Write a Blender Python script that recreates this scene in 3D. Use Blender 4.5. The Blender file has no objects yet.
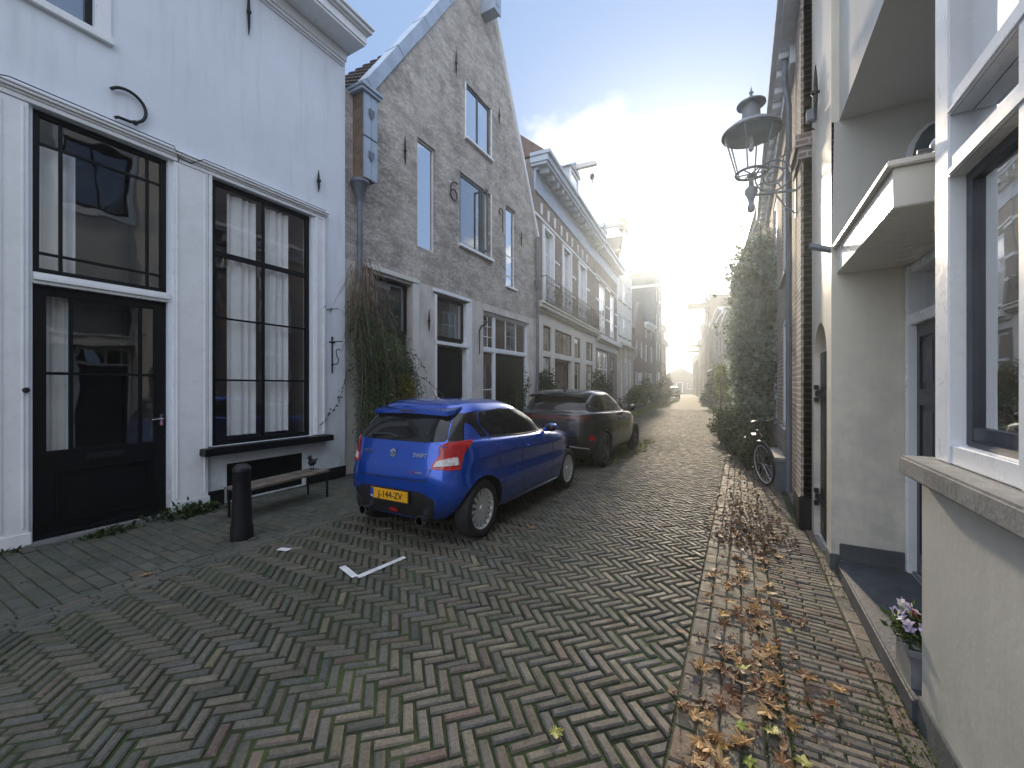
import bpy, bmesh, math, random
import numpy as np
from mathutils import Vector, Matrix
from mathutils.bvhtree import BVHTree
from mathutils.geometry import delaunay_2d_cdt

random.seed(7)
rng = np.random.default_rng(7)
scn = bpy.context.scene
COL = scn.collection
R = math.radians
PI = math.pi

# ------------------------------------------------------------------ materials
def newmat(name):
    m = bpy.data.materials.new(name)
    m.use_nodes = True
    nt = m.node_tree
    nt.nodes.clear()
    out = nt.nodes.new('ShaderNodeOutputMaterial')
    return m, nt, out

def N(nt, typ, **kw):
    n = nt.nodes.new(typ)
    for k, v in kw.items():
        if k.startswith('i_'):
            key = k[2:].replace('_', ' ')
            n.inputs[key].default_value = v
        else:
            setattr(n, k, v)
    return n

def c4(c):
    return (c[0], c[1], c[2], 1.0)

def mul(c, k):
    return tuple(min(1, x * k) for x in c)

def mixc(nt, fac, a, b, blend='MIX'):
    n = nt.nodes.new('ShaderNodeMix')
    n.data_type = 'RGBA'
    n.blend_type = blend
    for s, v in ((0, fac), (6, a), (7, b)):
        if hasattr(v, 'links'):
            nt.links.new(v, n.inputs[s])
        elif isinstance(v, (int, float)):
            n.inputs[s].default_value = v
        else:
            n.inputs[s].default_value = c4(v)
    return n.outputs[2]

def ramp(nt, val, p0, p1, c0=0.0, c1=1.0):
    n = nt.nodes.new('ShaderNodeMapRange')
    n.inputs[1].default_value = p0
    n.inputs[2].default_value = p1
    n.inputs[3].default_value = c0
    n.inputs[4].default_value = c1
    nt.links.new(val, n.inputs[0])
    return n.outputs[0]

def noise(nt, vec, scale, detail=5, rough=.6):
    n = N(nt, 'ShaderNodeTexNoise')
    n.inputs['Scale'].default_value = scale
    n.inputs['Detail'].default_value = detail
    n.inputs['Roughness'].default_value = rough
    if vec is not None:
        nt.links.new(vec, n.inputs['Vector'])
    return n.outputs['Fac']

def objvec(nt, scale=(1, 1, 1)):
    tc = N(nt, 'ShaderNodeTexCoord')
    if scale == (1, 1, 1):
        return tc.outputs['Object']
    mp = N(nt, 'ShaderNodeMapping')
    mp.inputs['Scale'].default_value = scale
    nt.links.new(tc.outputs['Object'], mp.inputs['Vector'])
    return mp.outputs['Vector']

def M(name, col, rough=.6, metal=0., var=.12, vs=3., bump=0., bs=40., spec=.5, coat=0., col2=None, dirt=None, grad=None):
    m, nt, out = newmat(name)
    b = N(nt, 'ShaderNodeBsdfPrincipled')
    nt.links.new(b.outputs[0], out.inputs[0])
    v = objvec(nt)
    f = noise(nt, v, vs)
    f = ramp(nt, f, .32, .68)
    cc = mixc(nt, f, mul(col, 1 - var), col2 if col2 else mul(col, 1 + var))
    if dirt:       # (colour, amount): vertical streaks and stains
        sv = objvec(nt, (3.5, 3.5, .35))
        d = ramp(nt, noise(nt, sv, 1.6, 6, .65), .52, .78, 0, dirt[1])
        cc = mixc(nt, d, cc, dirt[0])
    if grad:       # (colour, z0, z1, amount): grime that thins out upward
        sep = N(nt, 'ShaderNodeSeparateXYZ')
        nt.links.new(v, sep.inputs[0])
        g = ramp(nt, sep.outputs[2], grad[1], grad[2], grad[3], 0)
        gm = N(nt, 'ShaderNodeMath', operation='MULTIPLY')
        nt.links.new(g, gm.inputs[0])
        nt.links.new(ramp(nt, noise(nt, v, 4, 6, .7), .3, .65), gm.inputs[1])
        cc = mixc(nt, gm.outputs[0], cc, grad[0])
    nt.links.new(cc, b.inputs['Base Color'])
    rr = ramp(nt, noise(nt, v, vs * 3.1), .3, .7, max(.02, rough - .08), min(1, rough + .08))
    nt.links.new(rr, b.inputs['Roughness'])
    b.inputs['Metallic'].default_value = metal
    b.inputs['Specular IOR Level'].default_value = spec
    b.inputs['Coat Weight'].default_value = coat
    b.inputs['Coat Roughness'].default_value = .03
    if bump:
        bn = N(nt, 'ShaderNodeBump')
        bn.inputs['Strength'].default_value = bump
        bn.inputs['Distance'].default_value = .02
        nt.links.new(noise(nt, v, bs, 6, .65), bn.inputs['Height'])
        nt.links.new(bn.outputs[0], b.inputs['Normal'])
    return m

def brickmat(name, c1, c2, mortar, bw=.22, bh=.062, limewash=None, rough=.85, bump=.6, msize=.010):
    m, nt, out = newmat(name)
    b = N(nt, 'ShaderNodeBsdfPrincipled')
    nt.links.new(b.outputs[0], out.inputs[0])
    v = objvec(nt)
    sep = N(nt, 'ShaderNodeSeparateXYZ')
    nt.links.new(v, sep.inputs[0])
    add = N(nt, 'ShaderNodeMath', operation='ADD')
    nt.links.new(sep.outputs[0], add.inputs[0])
    nt.links.new(sep.outputs[1], add.inputs[1])
    wob = N(nt, 'ShaderNodeMath', operation='MULTIPLY_ADD')
    nt.links.new(noise(nt, v, 1.3, 3), wob.inputs[0])
    wob.inputs[1].default_value = .05
    nt.links.new(sep.outputs[2], wob.inputs[2])
    cmb = N(nt, 'ShaderNodeCombineXYZ')
    nt.links.new(add.outputs[0], cmb.inputs[0])
    nt.links.new(wob.outputs[0] if limewash else sep.outputs[2], cmb.inputs[1])
    br = N(nt, 'ShaderNodeTexBrick')
    nt.links.new(cmb.outputs[0], br.inputs['Vector'])
    br.inputs['Scale'].default_value = 1
    br.inputs['Brick Width'].default_value = bw
    br.inputs['Row Height'].default_value = bh
    br.inputs['Mortar Size'].default_value = msize
    br.inputs['Mortar Smooth'].default_value = .3
    br.inputs['Color1'].default_value = c4(c1)
    br.inputs['Color2'].default_value = c4(c2)
    br.inputs['Mortar'].default_value = c4(mortar)
    n1 = noise(nt, v, 2.2, 7, .7)
    col = mixc(nt, ramp(nt, n1, .3, .7, 0, .55), br.outputs['Color'], mul(c1, .55))
    bnh = N(nt, 'ShaderNodeMath', operation='MULTIPLY_ADD')
    nt.links.new(noise(nt, v, 34, 6, .7), bnh.inputs[0])
    bnh.inputs[1].default_value = .55
    if limewash:
        wash, dark = limewash
        sv = objvec(nt, (1, 1, 2.3))
        p = ramp(nt, noise(nt, sv, 1.7, 9, .72), .40, .56)
        p2 = ramp(nt, noise(nt, sv, 9, 8, .75), .35, .62)
        pm = N(nt, 'ShaderNodeMath', operation='MULTIPLY')
        nt.links.new(p, pm.inputs[0]); nt.links.new(p2, pm.inputs[1])
        pa = N(nt, 'ShaderNodeMath', operation='MULTIPLY_ADD')
        nt.links.new(pm.outputs[0], pa.inputs[0]); pa.inputs[1].default_value = .66; pa.inputs[2].default_value = .30
        col = mixc(nt, pa.outputs[0], col, wash)
        dk = ramp(nt, noise(nt, v, .8, 7, .72), .46, .66, 0, .85)
        dk2 = N(nt, 'ShaderNodeMath', operation='MULTIPLY')
        nt.links.new(dk, dk2.inputs[0])
        nt.links.new(ramp(nt, noise(nt, sv, 7, 8, .78), .42, .56), dk2.inputs[1])
        col = mixc(nt, dk2.outputs[0], col, dark)
    nt.links.new(col, b.inputs['Base Color'])
    inv = N(nt, 'ShaderNodeMath', operation='SUBTRACT')
    inv.inputs[0].default_value = 1
    nt.links.new(br.outputs['Fac'], inv.inputs[1])
    nt.links.new(inv.outputs[0], bnh.inputs[2])
    bn = N(nt, 'ShaderNodeBump')
    bn.inputs['Strength'].default_value = bump
    bn.inputs['Distance'].default_value = .012
    nt.links.new(bnh.outputs[0], bn.inputs['Height'])
    nt.links.new(bn.outputs[0], b.inputs['Normal'])
    b.inputs['Roughness'].default_value = rough
    b.inputs['Specular IOR Level'].default_value = .25
    return m

def glassmat(name, tint=(.95, .96, .96), refl=1.6, base=.05, wob=.012, ws=1.6):
    m, nt, out = newmat(name)
    tr = N(nt, 'ShaderNodeBsdfTransparent')
    tr.inputs[0].default_value = c4(tint)
    gl = N(nt, 'ShaderNodeBsdfGlossy')
    gl.inputs['Roughness'].default_value = .015
    gl.inputs['Color'].default_value = (.95, .97, 1, 1)
    lw = N(nt, 'ShaderNodeLayerWeight'); lw.inputs['Blend'].default_value = .5
    p5 = N(nt, 'ShaderNodeMath', operation='POWER'); nt.links.new(lw.outputs['Facing'], p5.inputs[0]); p5.inputs[1].default_value = 4.5
    fr = N(nt, 'ShaderNodeMath', operation='MULTIPLY_ADD'); nt.links.new(p5.outputs[0], fr.inputs[0]); fr.inputs[1].default_value = .96; fr.inputs[2].default_value = .04
    bn = N(nt, 'ShaderNodeBump')
    bn.inputs['Strength'].default_value = .35
    bn.inputs['Distance'].default_value = wob
    nt.links.new(noise(nt, objvec(nt), ws, 2), bn.inputs['Height'])
    nt.links.new(bn.outputs[0], gl.inputs['Normal'])
    ma = N(nt, 'ShaderNodeMath', operation='MULTIPLY_ADD', use_clamp=True)
    nt.links.new(fr.outputs[0], ma.inputs[0])
    ma.inputs[1].default_value = refl
    ma.inputs[2].default_value = base
    mx = N(nt, 'ShaderNodeMixShader')
    nt.links.new(ma.outputs[0], mx.inputs[0])
    nt.links.new(tr.outputs[0], mx.inputs[1])
    nt.links.new(gl.outputs[0], mx.inputs[2])
    nt.links.new(mx.outputs[0], out.inputs[0])
    return m

def leafmat(name, trans=.35, rough=.55):
    m, nt, out = newmat(name)
    at = N(nt, 'ShaderNodeAttribute', attribute_name='tint')
    b = N(nt, 'ShaderNodeBsdfPrincipled')
    nt.links.new(at.outputs['Color'], b.inputs['Base Color'])
    b.inputs['Roughness'].default_value = rough
    b.inputs['Specular IOR Level'].default_value = .3
    tl = N(nt, 'ShaderNodeBsdfTranslucent')
    nt.links.new(at.outputs['Color'], tl.inputs[0])
    mx = N(nt, 'ShaderNodeMixShader')
    mx.inputs[0].default_value = trans
    nt.links.new(b.outputs[0], mx.inputs[1])
    nt.links.new(tl.outputs[0], mx.inputs[2])
    nt.links.new(mx.outputs[0], out.inputs[0])
    return m

def pavermat(name):
    m, nt, out = newmat(name)
    at = N(nt, 'ShaderNodeAttribute', attribute_name='tint')
    b = N(nt, 'ShaderNodeBsdfPrincipled')
    nt.links.new(b.outputs[0], out.inputs[0])
    v = objvec(nt)
    f = ramp(nt, noise(nt, v, 55, 6, .7), .3, .7, .62, 1.3)
    hs = N(nt, 'ShaderNodeHueSaturation')
    nt.links.new(at.outputs['Color'], hs.inputs['Color'])
    nt.links.new(f, hs.inputs['Value'])
    blot = ramp(nt, noise(nt, v, .9, 6, .65), .42, .66, 0, .42)
    cc = mixc(nt, blot, hs.outputs[0], (.052, .060, .040))
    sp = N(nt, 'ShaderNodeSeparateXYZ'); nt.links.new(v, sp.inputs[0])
    shade = ramp(nt, sp.outputs[0], -1.2, -4.6, 0, .48)      # left side painted darker for its weak sky light, with a mossy tint
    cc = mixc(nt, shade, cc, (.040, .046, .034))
    ms = ramp(nt, noise(nt, v, 6, 6, .75), .54, .70, 0, .55)
    cc = mixc(nt, ms, cc, (.035, .045, .018))
    nt.links.new(cc, b.inputs['Base Color'])
    nt.links.new(ramp(nt, noise(nt, v, 9, 4), .3, .7, .6, .88), b.inputs['Roughness'])
    b.inputs['Specular IOR Level'].default_value = .2
    bn = N(nt, 'ShaderNodeBump')
    bn.inputs['Strength'].default_value = .55
    bn.inputs['Distance'].default_value = .006
    nt.links.new(noise(nt, v, 70, 6, .75), bn.inputs['Height'])
    nt.links.new(bn.outputs[0], b.inputs['Normal'])
    return m

K = {}
K['stucco'] = M('white_stucco', (.74, .79, .87), .75, var=.05, vs=.9, bump=.18, bs=18, dirt=((.52, .55, .59), .5), grad=((.30, .33, .30), 0, 1.1, .9))
K['sunwall'] = M('cream_stucco_sunlit', (.76, .71, .60), .42, var=.08, vs=1.6, bump=.14, bs=16, dirt=((.52, .48, .40), .45), grad=((.36, .38, .37), .2, 2.6, .75))  # cream stucco with sun painted in: lighter and warmer, greyer towards the foot
K['canopy'] = M('cream_gloss_paint', (.72, .70, .64), .30, var=.04, vs=1.5, bump=.04, bs=20)
K['trim'] = M('white_gloss_paint', (.82, .84, .87), .30, var=.05, vs=2.5, bump=.05, bs=30, dirt=((.58, .59, .58), .16), grad=((.42, .43, .39), 0, .7, .3))
K['cream'] = M('cream_stucco', (.54, .53, .49), .46, var=.05, vs=1.1, bump=.10, bs=20, dirt=((.38, .385, .36), .3), grad=((.26, .29, .25), .1, .9, .7))
K['black'] = M('black_gloss_paint', (.006, .0075, .009), .38, var=.1, vs=3, bump=.03, bs=9, spec=.3)
K['tar'] = M('black_tar_plinth', (.008, .009, .011), .6, spec=.25, var=.3, vs=5, bump=.3, bs=30)
K['greyplinth'] = M('grey_plinth_paint', (.075, .085, .09), .75, var=.2, vs=3, bump=.25, bs=30)
K['iron'] = M('wrought_iron', (.017, .018, .021), .5, var=.3, vs=20, metal=.4, bump=.2, bs=80)
K['lime'] = brickmat('limewashed_brick', (.25, .20, .165), (.18, .15, .125), (.29, .28, .26), limewash=((.74, .70, .65), (.15, .135, .125)), bump=1.0)
K['plaster'] = M('grey_plaster', (.62, .585, .55), .85, var=.16, vs=2.6, bump=.5, bs=22, dirt=((.16, .145, .13), .55))
K['tile'] = M('dark_roof_tile', (.07, .058, .055), .6, var=.35, vs=8, bump=.3, bs=30)
K['tilered'] = M('red_roof_tile', (.13, .08, .065), .7, var=.3, vs=6, bump=.3, bs=30)
K['zinc'] = M('zinc_flashing', (.36, .43, .52), .45, var=.12, vs=4, metal=.25)
K['zincdark'] = M('weathered_zinc', (.20, .215, .225), .55, var=.25, vs=9, metal=.2, bump=.05)
K['lead'] = M('grey_lead', (.14, .16, .19), .55, var=.2, vs=5, metal=.3)
K['brown'] = M('brown_boarding', (.17, .125, .10), .8, var=.3, vs=7, bump=.3)
K['brick'] = brickmat('brown_brick', (.27, .205, .18), (.20, .155, .14), (.36, .34, .32))
K['brick2'] = brickmat('dark_red_brick', (.28, .21, .18), (.21, .17, .155), (.50, .47, .44), bw=.21, bh=.066, msize=.013)
K['brick3'] = brickmat('red_brown_brick', (.27, .19, .155), (.21, .14, .12), (.36, .34, .31))
K['slate'] = M('slate_cladding', (.10, .12, .14), .6, var=.25, vs=2.2, bump=.4, bs=12)
K['stone'] = M('blue_stone', (.17, .175, .18), .6, var=.25, vs=6, bump=.2, bs=40, col2=(.24, .24, .235))
K['slab'] = M('dark_bluestone_slab', (.055, .062, .075), .55, var=.35, vs=5, bump=.25, bs=30)
K['sand'] = M('sandstone', (.50, .45, .37), .8, var=.15, vs=3, bump=.2)
K['offwhite'] = M('offwhite_plaster', (.66, .65, .62), .8, var=.08, vs=1.5, bump=.15, dirt=((.4, .4, .38), .45))
K['yellowp'] = M('yellow_plaster', (.55, .47, .33), .8, var=.1, vs=1.5, bump=.15, dirt=((.34, .3, .24), .4))
K['pinkp'] = M('pinkish_plaster', (.5, .40, .35), .8, var=.1, vs=1.5, bump=.15)
K['room'] = M('dark_room', (.13, .125, .115), .9, var=.3, vs=.8)
K['roompale'] = M('pale_room', (.42, .40, .36), .9, var=.15, vs=.8)
K['curtain'] = M('net_curtain', (.92, .93, .93), .9, var=.06, vs=2, bump=.15, bs=90)
K['blind'] = M('frosted_blind', (.13, .185, .20), .5, var=.18, vs=2)
K['doorblue'] = M('dark_blue_door_paint', (.035, .043, .06), .4, var=.15, vs=3)
K['glass'] = glassmat('old_window_glass')
K['glassd'] = glassmat('reflective_window_glass', (.5, .55, .58), 2.4, .22, wob=.004)
K['mirror'] = glassmat('strongly_reflecting_glass', (.3, .34, .36), 2.6, .5, wob=.006)
K['glassl'] = glassmat('lantern_glass', (.96, .97, .97), .6, .0)
K['wood'] = M('weathered_wood', (.10, .085, .07), .75, var=.35, vs=9, bump=.4, bs=30, col2=(.17, .14, .11))
K['mark'] = M('white_road_paint', (.62, .63, .64), .7, var=.2, vs=20)
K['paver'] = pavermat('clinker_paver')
K['leaf'] = leafmat('green_leaf')
K['ivyleaf'] = leafmat('ivy_leaf', .6)
K['creamtrim'] = M('cream_shopfront_paint', (.74, .70, .62), .5, var=.06, vs=2, bump=.05, dirt=((.5, .47, .42), .3))
K['roomwarm'] = M('warm_pale_room', (.62, .50, .32), .9, var=.3, vs=1.2)
K['dry'] = leafmat('dry_stem', .1, .8)
K['fallen'] = leafmat('fallen_leaf', .15, .6)
K['petal'] = leafmat('petal', .3, .5)
K['soil'] = M('mossy_joint_sand', (.024, .023, .017), .95, var=.3, vs=2.2, bump=.8, bs=60, col2=(.050, .080, .020))
K['farpave'] = brickmat('far_paving', (.13, .115, .095), (.10, .09, .08), (.05, .05, .035), bw=.2, bh=.1)
# car materials
def carpaint(name, col, metal=.35, rough=.28):
    m, nt, out = newmat(name)
    b = N(nt, 'ShaderNodeBsdfPrincipled')
    nt.links.new(b.outputs[0], out.inputs[0])
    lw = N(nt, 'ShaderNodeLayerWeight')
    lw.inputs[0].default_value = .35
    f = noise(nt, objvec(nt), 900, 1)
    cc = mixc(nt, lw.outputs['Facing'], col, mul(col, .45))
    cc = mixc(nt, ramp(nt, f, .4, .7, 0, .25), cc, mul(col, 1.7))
    # road film toward the sills
    v = objvec(nt)
    sep = N(nt, 'ShaderNodeSeparateXYZ'); nt.links.new(v, sep.inputs[0])
    g = ramp(nt, sep.outputs[2], .15, .65, .45, 0)
    gm = N(nt, 'ShaderNodeMath', operation='MULTIPLY')
    nt.links.new(g, gm.inputs[0]); nt.links.new(ramp(nt, noise(nt, v, 5, 6, .7), .3, .7), gm.inputs[1])
    cc = mixc(nt, gm.outputs[0], cc, (.05, .05, .05))
    nt.links.new(cc, b.inputs['Base Color'])
    b.inputs['Metallic'].default_value = metal
    nt.links.new(ramp(nt, g, 0, .45, rough, rough + .2), b.inputs['Roughness'])
    b.inputs['Coat Weight'].default_value = 1.0
    b.inputs['Coat Roughness'].default_value = .02
    return m
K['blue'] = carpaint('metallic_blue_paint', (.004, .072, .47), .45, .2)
K['grey'] = carpaint('dark_grey_paint', (.018, .018, .020), .35, .22)
K['silverpaint'] = carpaint('silver_grey_paint', (.3, .31, .32), .5)
K['carglass'] = M('tinted_car_glass', (.010, .011, .013), .03, var=.2, spec=.42)
K['plastic'] = M('black_plastic', (.014, .014, .016), .55, var=.2, vs=10)
K['pianoblack'] = M('gloss_black_trim', (.008, .008, .010), .12, var=.1, vs=4)
K['rubber'] = M('tyre_rubber', (.016, .016, .017), .85, var=.3, vs=14, bump=.2)
K['alloy'] = M('silver_alloy', (.70, .71, .72), .36, var=.08, vs=9, metal=.6)
K['darkalloy'] = M('dark_alloy', (.10, .10, .105), .35, var=.1, vs=9, metal=.8)
K['chrome'] = M('chrome', (.7, .7, .72), .12, var=.04, metal=1)
K['red'] = M('red_lens', (.42, .008, .012), .12, var=.15, vs=14, coat=.6)
K['redd'] = M('dark_red_lens', (.07, .006, .008), .15, var=.1, coat=.6)
K['clear'] = M('clear_lens', (.62, .60, .62), .12, var=.35, vs=30, coat=.6)
K['plateyellow'] = M('yellow_plate', (.72, .36, .01), .45, var=.05)
K['plateblue'] = M('blue_plate_strip', (.01, .05, .33), .45, var=.05)
K['white'] = M('white_letters', (.75, .75, .75), .5, var=.03)
K['terracotta'] = M('orange_glass_bowl', (.55, .12, .05), .25, var=.2)
K['lampgrey'] = M('grey_lantern_paint', (.22, .25, .285), .5, var=.2, vs=9)
K['green'] = M('dark_green_paint', (.02, .05, .035), .45, var=.2)
K['bluepaint'] = M('blue_paint', (.06, .13, .24), .6, var=.15)

# ------------------------------------------------------------------ mesh builder
class MB:
    def __init__(s):
        s.v = []; s.f = []; s.m = []
    def poly(s, pts, m=0):
        k = len(s.v)
        s.v += [tuple(p) for p in pts]
        s.f.append(tuple(range(k, k + len(pts)))); s.m.append(m)
    def box(s, x0, x1, y0, y1, z0, z1, m=0):
        if x0 > x1: x0, x1 = x1, x0
        if y0 > y1: y0, y1 = y1, y0
        if z0 > z1: z0, z1 = z1, z0
        k = len(s.v)
        s.v += [(x, y, z) for x in (x0, x1) for y in (y0, y1) for z in (z0, z1)]
        for q in ((0, 1, 3, 2), (4, 6, 7, 5), (0, 4, 5, 1), (2, 3, 7, 6), (0, 2, 6, 4), (1, 5, 7, 3)):
            s.f.append(tuple(k + i for i in q)); s.m.append(m)
        return s
    def prism(s, poly, ax, a0, a1, m=0):
        def P(p, a):
            return {'x': (a, p[0], p[1]), 'y': (p[0], a, p[1]), 'z': (p[0], p[1], a)}[ax]
        k = len(s.v); n = len(poly)
        s.v += [P(p, a0) for p in poly] + [P(p, a1) for p in poly]
        s.f.append(tuple(range(k, k + n))); s.m.append(m)
        s.f.append(tuple(range(k + n, k + 2 * n))); s.m.append(m)
        for i in range(n):
            j = (i + 1) % n
            s.f.append((k + i, k + j, k + n + j, k + n + i)); s.m.append(m)
        return s
    def tube(s, pts, r, n=8, m=0, closed=False):
        pts = [Vector(p) for p in pts]
        rs = r if isinstance(r, (list, tuple)) else [r] * len(pts)
        k = len(s.v); cnt = len(pts)
        up = Vector((0, 0, 1))
        prev = None
        for i, p in enumerate(pts):
            if closed:
                d = pts[(i + 1) % cnt] - pts[i - 1]
            else:
                d = pts[min(i + 1, cnt - 1)] - pts[max(i - 1, 0)]
            d.normalize()
            if prev is None:
                a = d.cross(up)
                if a.length < .05: a = d.cross(Vector((1, 0, 0)))
            else:
                a = prev - d * prev.dot(d)
                if a.length < 1e-4: a = d.cross(up)
            a.normalize(); prev = a
            b = d.cross(a)
            for j in range(n):
                t = 2 * PI * j / n
                s.v.append(tuple(p + (a * math.cos(t) + b * math.sin(t)) * rs[i]))
        rng_ = cnt if closed else cnt - 1
        for i in range(rng_):
            i2 = (i + 1) % cnt
            for j in range(n):
                j2 = (j + 1) % n
                s.f.append((k + i * n + j, k + i * n + j2, k + i2 * n + j2, k + i2 * n + j)); s.m.append(m)
        if not closed:
            s.f.append(tuple(k + j for j in range(n))); s.m.append(m)
            s.f.append(tuple(k + (cnt - 1) * n + j for j in range(n))); s.m.append(m)
        return s
    def lathe(s, prof, n=20, c=(0, 0, 0), ax='z', m=0, cap=True):
        k = len(s.v)
        for (r, z) in prof:
            for j in range(n):
                t = 2 * PI * j / n
                a, b = r * math.cos(t), r * math.sin(t)
                if ax == 'z': q = (a, b, z)
                elif ax == 'x': q = (z, a, b)
                else: q = (a, z, b)
                s.v.append((c[0] + q[0], c[1] + q[1], c[2] + q[2]))
        for i in range(len(prof) - 1):
            for j in range(n):
                j2 = (j + 1) % n
                s.f.append((k + i * n + j, k + i * n + j2, k + (i + 1) * n + j2, k + (i + 1) * n + j)); s.m.append(m)
        if cap and prof[0][0] > 1e-4:
            s.f.append(tuple(k + j for j in range(n))); s.m.append(m)
        if cap and prof[-1][0] > 1e-4:
            s.f.append(tuple(k + (len(prof) - 1) * n + j for j in range(n))); s.m.append(m)
        return s
    def sphere(s, c, rx, ry=None, rz=None, n=14, m=0):
        ry = ry or rx; rz = rz or rx
        prof = [(math.sin(PI * i / (n // 2)), -math.cos(PI * i / (n // 2))) for i in range(n // 2 + 1)]
        k = len(s.v)
        s.lathe(prof, n, (0, 0, 0), 'z', m)
        for i in range(k, len(s.v)):
            x, y, z = s.v[i]
            s.v[i] = (c[0] + x * rx, c[1] + y * ry, c[2] + z * rz)
        return s
    def mesh(s, name, mats, smooth=False, bevel=0, merge=.0004, recalc=True):
        me = bpy.data.meshes.new(name)
        me.from_pydata(s.v, [], s.f)
        mats = mats if isinstance(mats, (list, tuple)) else [mats]
        for m in mats: me.materials.append(m)
        if len(mats) > 1:
            me.polygons.foreach_set('material_index', s.m)
        bm = bmesh.new(); bm.from_mesh(me)
        bmesh.ops.remove_doubles(bm, verts=bm.verts, dist=merge)
        if recalc:
            bmesh.ops.recalc_face_normals(bm, faces=bm.faces)
        if bevel:
            es = [e for e in bm.edges if len(e.link_faces) == 2 and e.calc_face_angle(0) > .6]
            bmesh.ops.bevel(bm, geom=es, offset=bevel, segments=2, affect='EDGES', clamp_overlap=True)
        bm.to_mesh(me); bm.free()
        if smooth:
            me.polygons.foreach_set('use_smooth', [True] * len(me.polygons))
            if hasattr(me, 'set_sharp_from_angle'):
                me.set_sharp_from_angle(angle=R(40))
        me.update()
        return me

def link(name, me, parent=None):
    o = bpy.data.objects.new(name, me)
    COL.objects.link(o)
    if parent is not None: o.parent = parent
    return o

def part(name, mb, mat, parent=None, **kw):
    return link(name, mb.mesh(name, mat, **kw), parent)

def tag(o, label, cat, group=None):
    o['label'] = label; o['category'] = cat
    if group: o['group'] = group
    return o

def thing(name, label, cat, loc=(0, 0, 0), rz=0, group=None):
    o = bpy.data.objects.new(name, None)
    COL.objects.link(o)
    o.location = loc; o.rotation_euler = (0, 0, rz)
    o.empty_display_size = .2
    return tag(o, label, cat, group)

def structure(o):
    o['kind'] = 'structure'
    return o

def dup(root, loc, rz, label=None):
    r = root.copy(); COL.objects.link(r)
    r.location = loc; r.rotation_euler = (0, 0, rz)
    if label: r['label'] = label
    for ch in list(root.children):
        c = ch.copy(); COL.objects.link(c); c.parent = r
        for g in ch.children:
            d = g.copy(); COL.objects.link(d); d.parent = c
    return r

def text_mesh(txt, size, mat, extrude=.002, bold=.0):
    cu = bpy.data.curves.new('lettering', 'FONT')
    cu.body = txt; cu.size = size; cu.extrude = extrude; cu.offset = bold
    cu.align_x = 'CENTER'; cu.align_y = 'CENTER'
    o = bpy.data.objects.new('lettering', cu)
    COL.objects.link(o)
    dg = bpy.context.evaluated_depsgraph_get()
    me = bpy.data.meshes.new_from_object(o.evaluated_get(dg))
    bpy.data.objects.remove(o); bpy.data.curves.remove(cu)
    me.materials.clear(); me.materials.append(mat)
    me.name = 'lettering'
    return me

def raw_mesh(name, verts, faces, mat, tint=None, smooth=False):
    me = bpy.data.meshes.new(name)
    me.from_pydata(verts.tolist() if hasattr(verts, 'tolist') else verts, [], faces.tolist() if hasattr(faces, 'tolist') else faces)
    me.materials.append(mat)
    if tint is not None:
        a = me.attributes.new('tint', 'FLOAT_COLOR', 'FACE')
        t = np.ones((len(me.polygons), 4), dtype=np.float32)
        t[:, :3] = tint
        a.data.foreach_set('color', t.ravel())
    if smooth:
        me.polygons.foreach_set('use_smooth', [True] * len(me.polygons))
    me.update()
    return me

# ------------------------------------------------------------------ facade helpers (local frame: +y along the street)
def val(f, z):
    return f(z) if callable(f) else f

def wall(mb, x, inw, z0, z1, L, Rr, holes=(), rev=.14, breaks=(), m=0, mrev=None):
    """Front sheet at x with openings; reveals run inward (inw = -1 or +1)."""
    if mrev is None: mrev = m
    zs = {z0, z1} | {b for b in breaks if z0 < b < z1}
    for h in holes:
        zs |= {max(z0, h[2]), min(z1, h[3])}
        if callable(h[0]):
            zs |= set(h[4]) if len(h) > 4 else {h[2] + (h[3] - h[2]) * i / 12 for i in range(13)}
    zs = sorted(zs)
    for a, b in zip(zs[:-1], zs[1:]):
        if b - a < 1e-6: continue
        act = sorted([h for h in holes if h[2] <= a + 1e-6 and h[3] >= b - 1e-6], key=lambda h: val(h[0], a))
        ca, cb = val(L, a), val(L, b)
        for h in act:
            ha, hb = val(h[0], a), val(h[0], b)
            if ha - ca > 1e-4 or hb - cb > 1e-4:
                mb.poly([(x, ca, a), (x, ha, a), (x, hb, b), (x, cb, b)], m)
            ca, cb = val(h[1], a), val(h[1], b)
        mb.poly([(x, ca, a), (x, val(Rr, a), a), (x, val(Rr, b), b), (x, cb, b)], m)
    d = x + inw * rev
    for h in holes:
        if callable(h[0]):
            st = list(h[4]) if len(h) > 4 else [h[2] + (h[3] - h[2]) * i / 12 for i in range(13)]
        else:
            st = [h[2], h[3]]
        for a, b in zip(st[:-1], st[1:]):
            for side in (0, 1):
                mb.poly([(x, val(h[side], a), a), (d, val(h[side], a), a), (d, val(h[side], b), b), (x, val(h[side], b), b)], mrev)
        for z in (h[2], h[3]):
            if abs(val(h[1], z) - val(h[0], z)) > 1e-3:
                mb.poly([(x, val(h[0], z), z), (x, val(h[1], z), z), (d, val(h[1], z), z), (d, val(h[0], z), z)], mrev)

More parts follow.
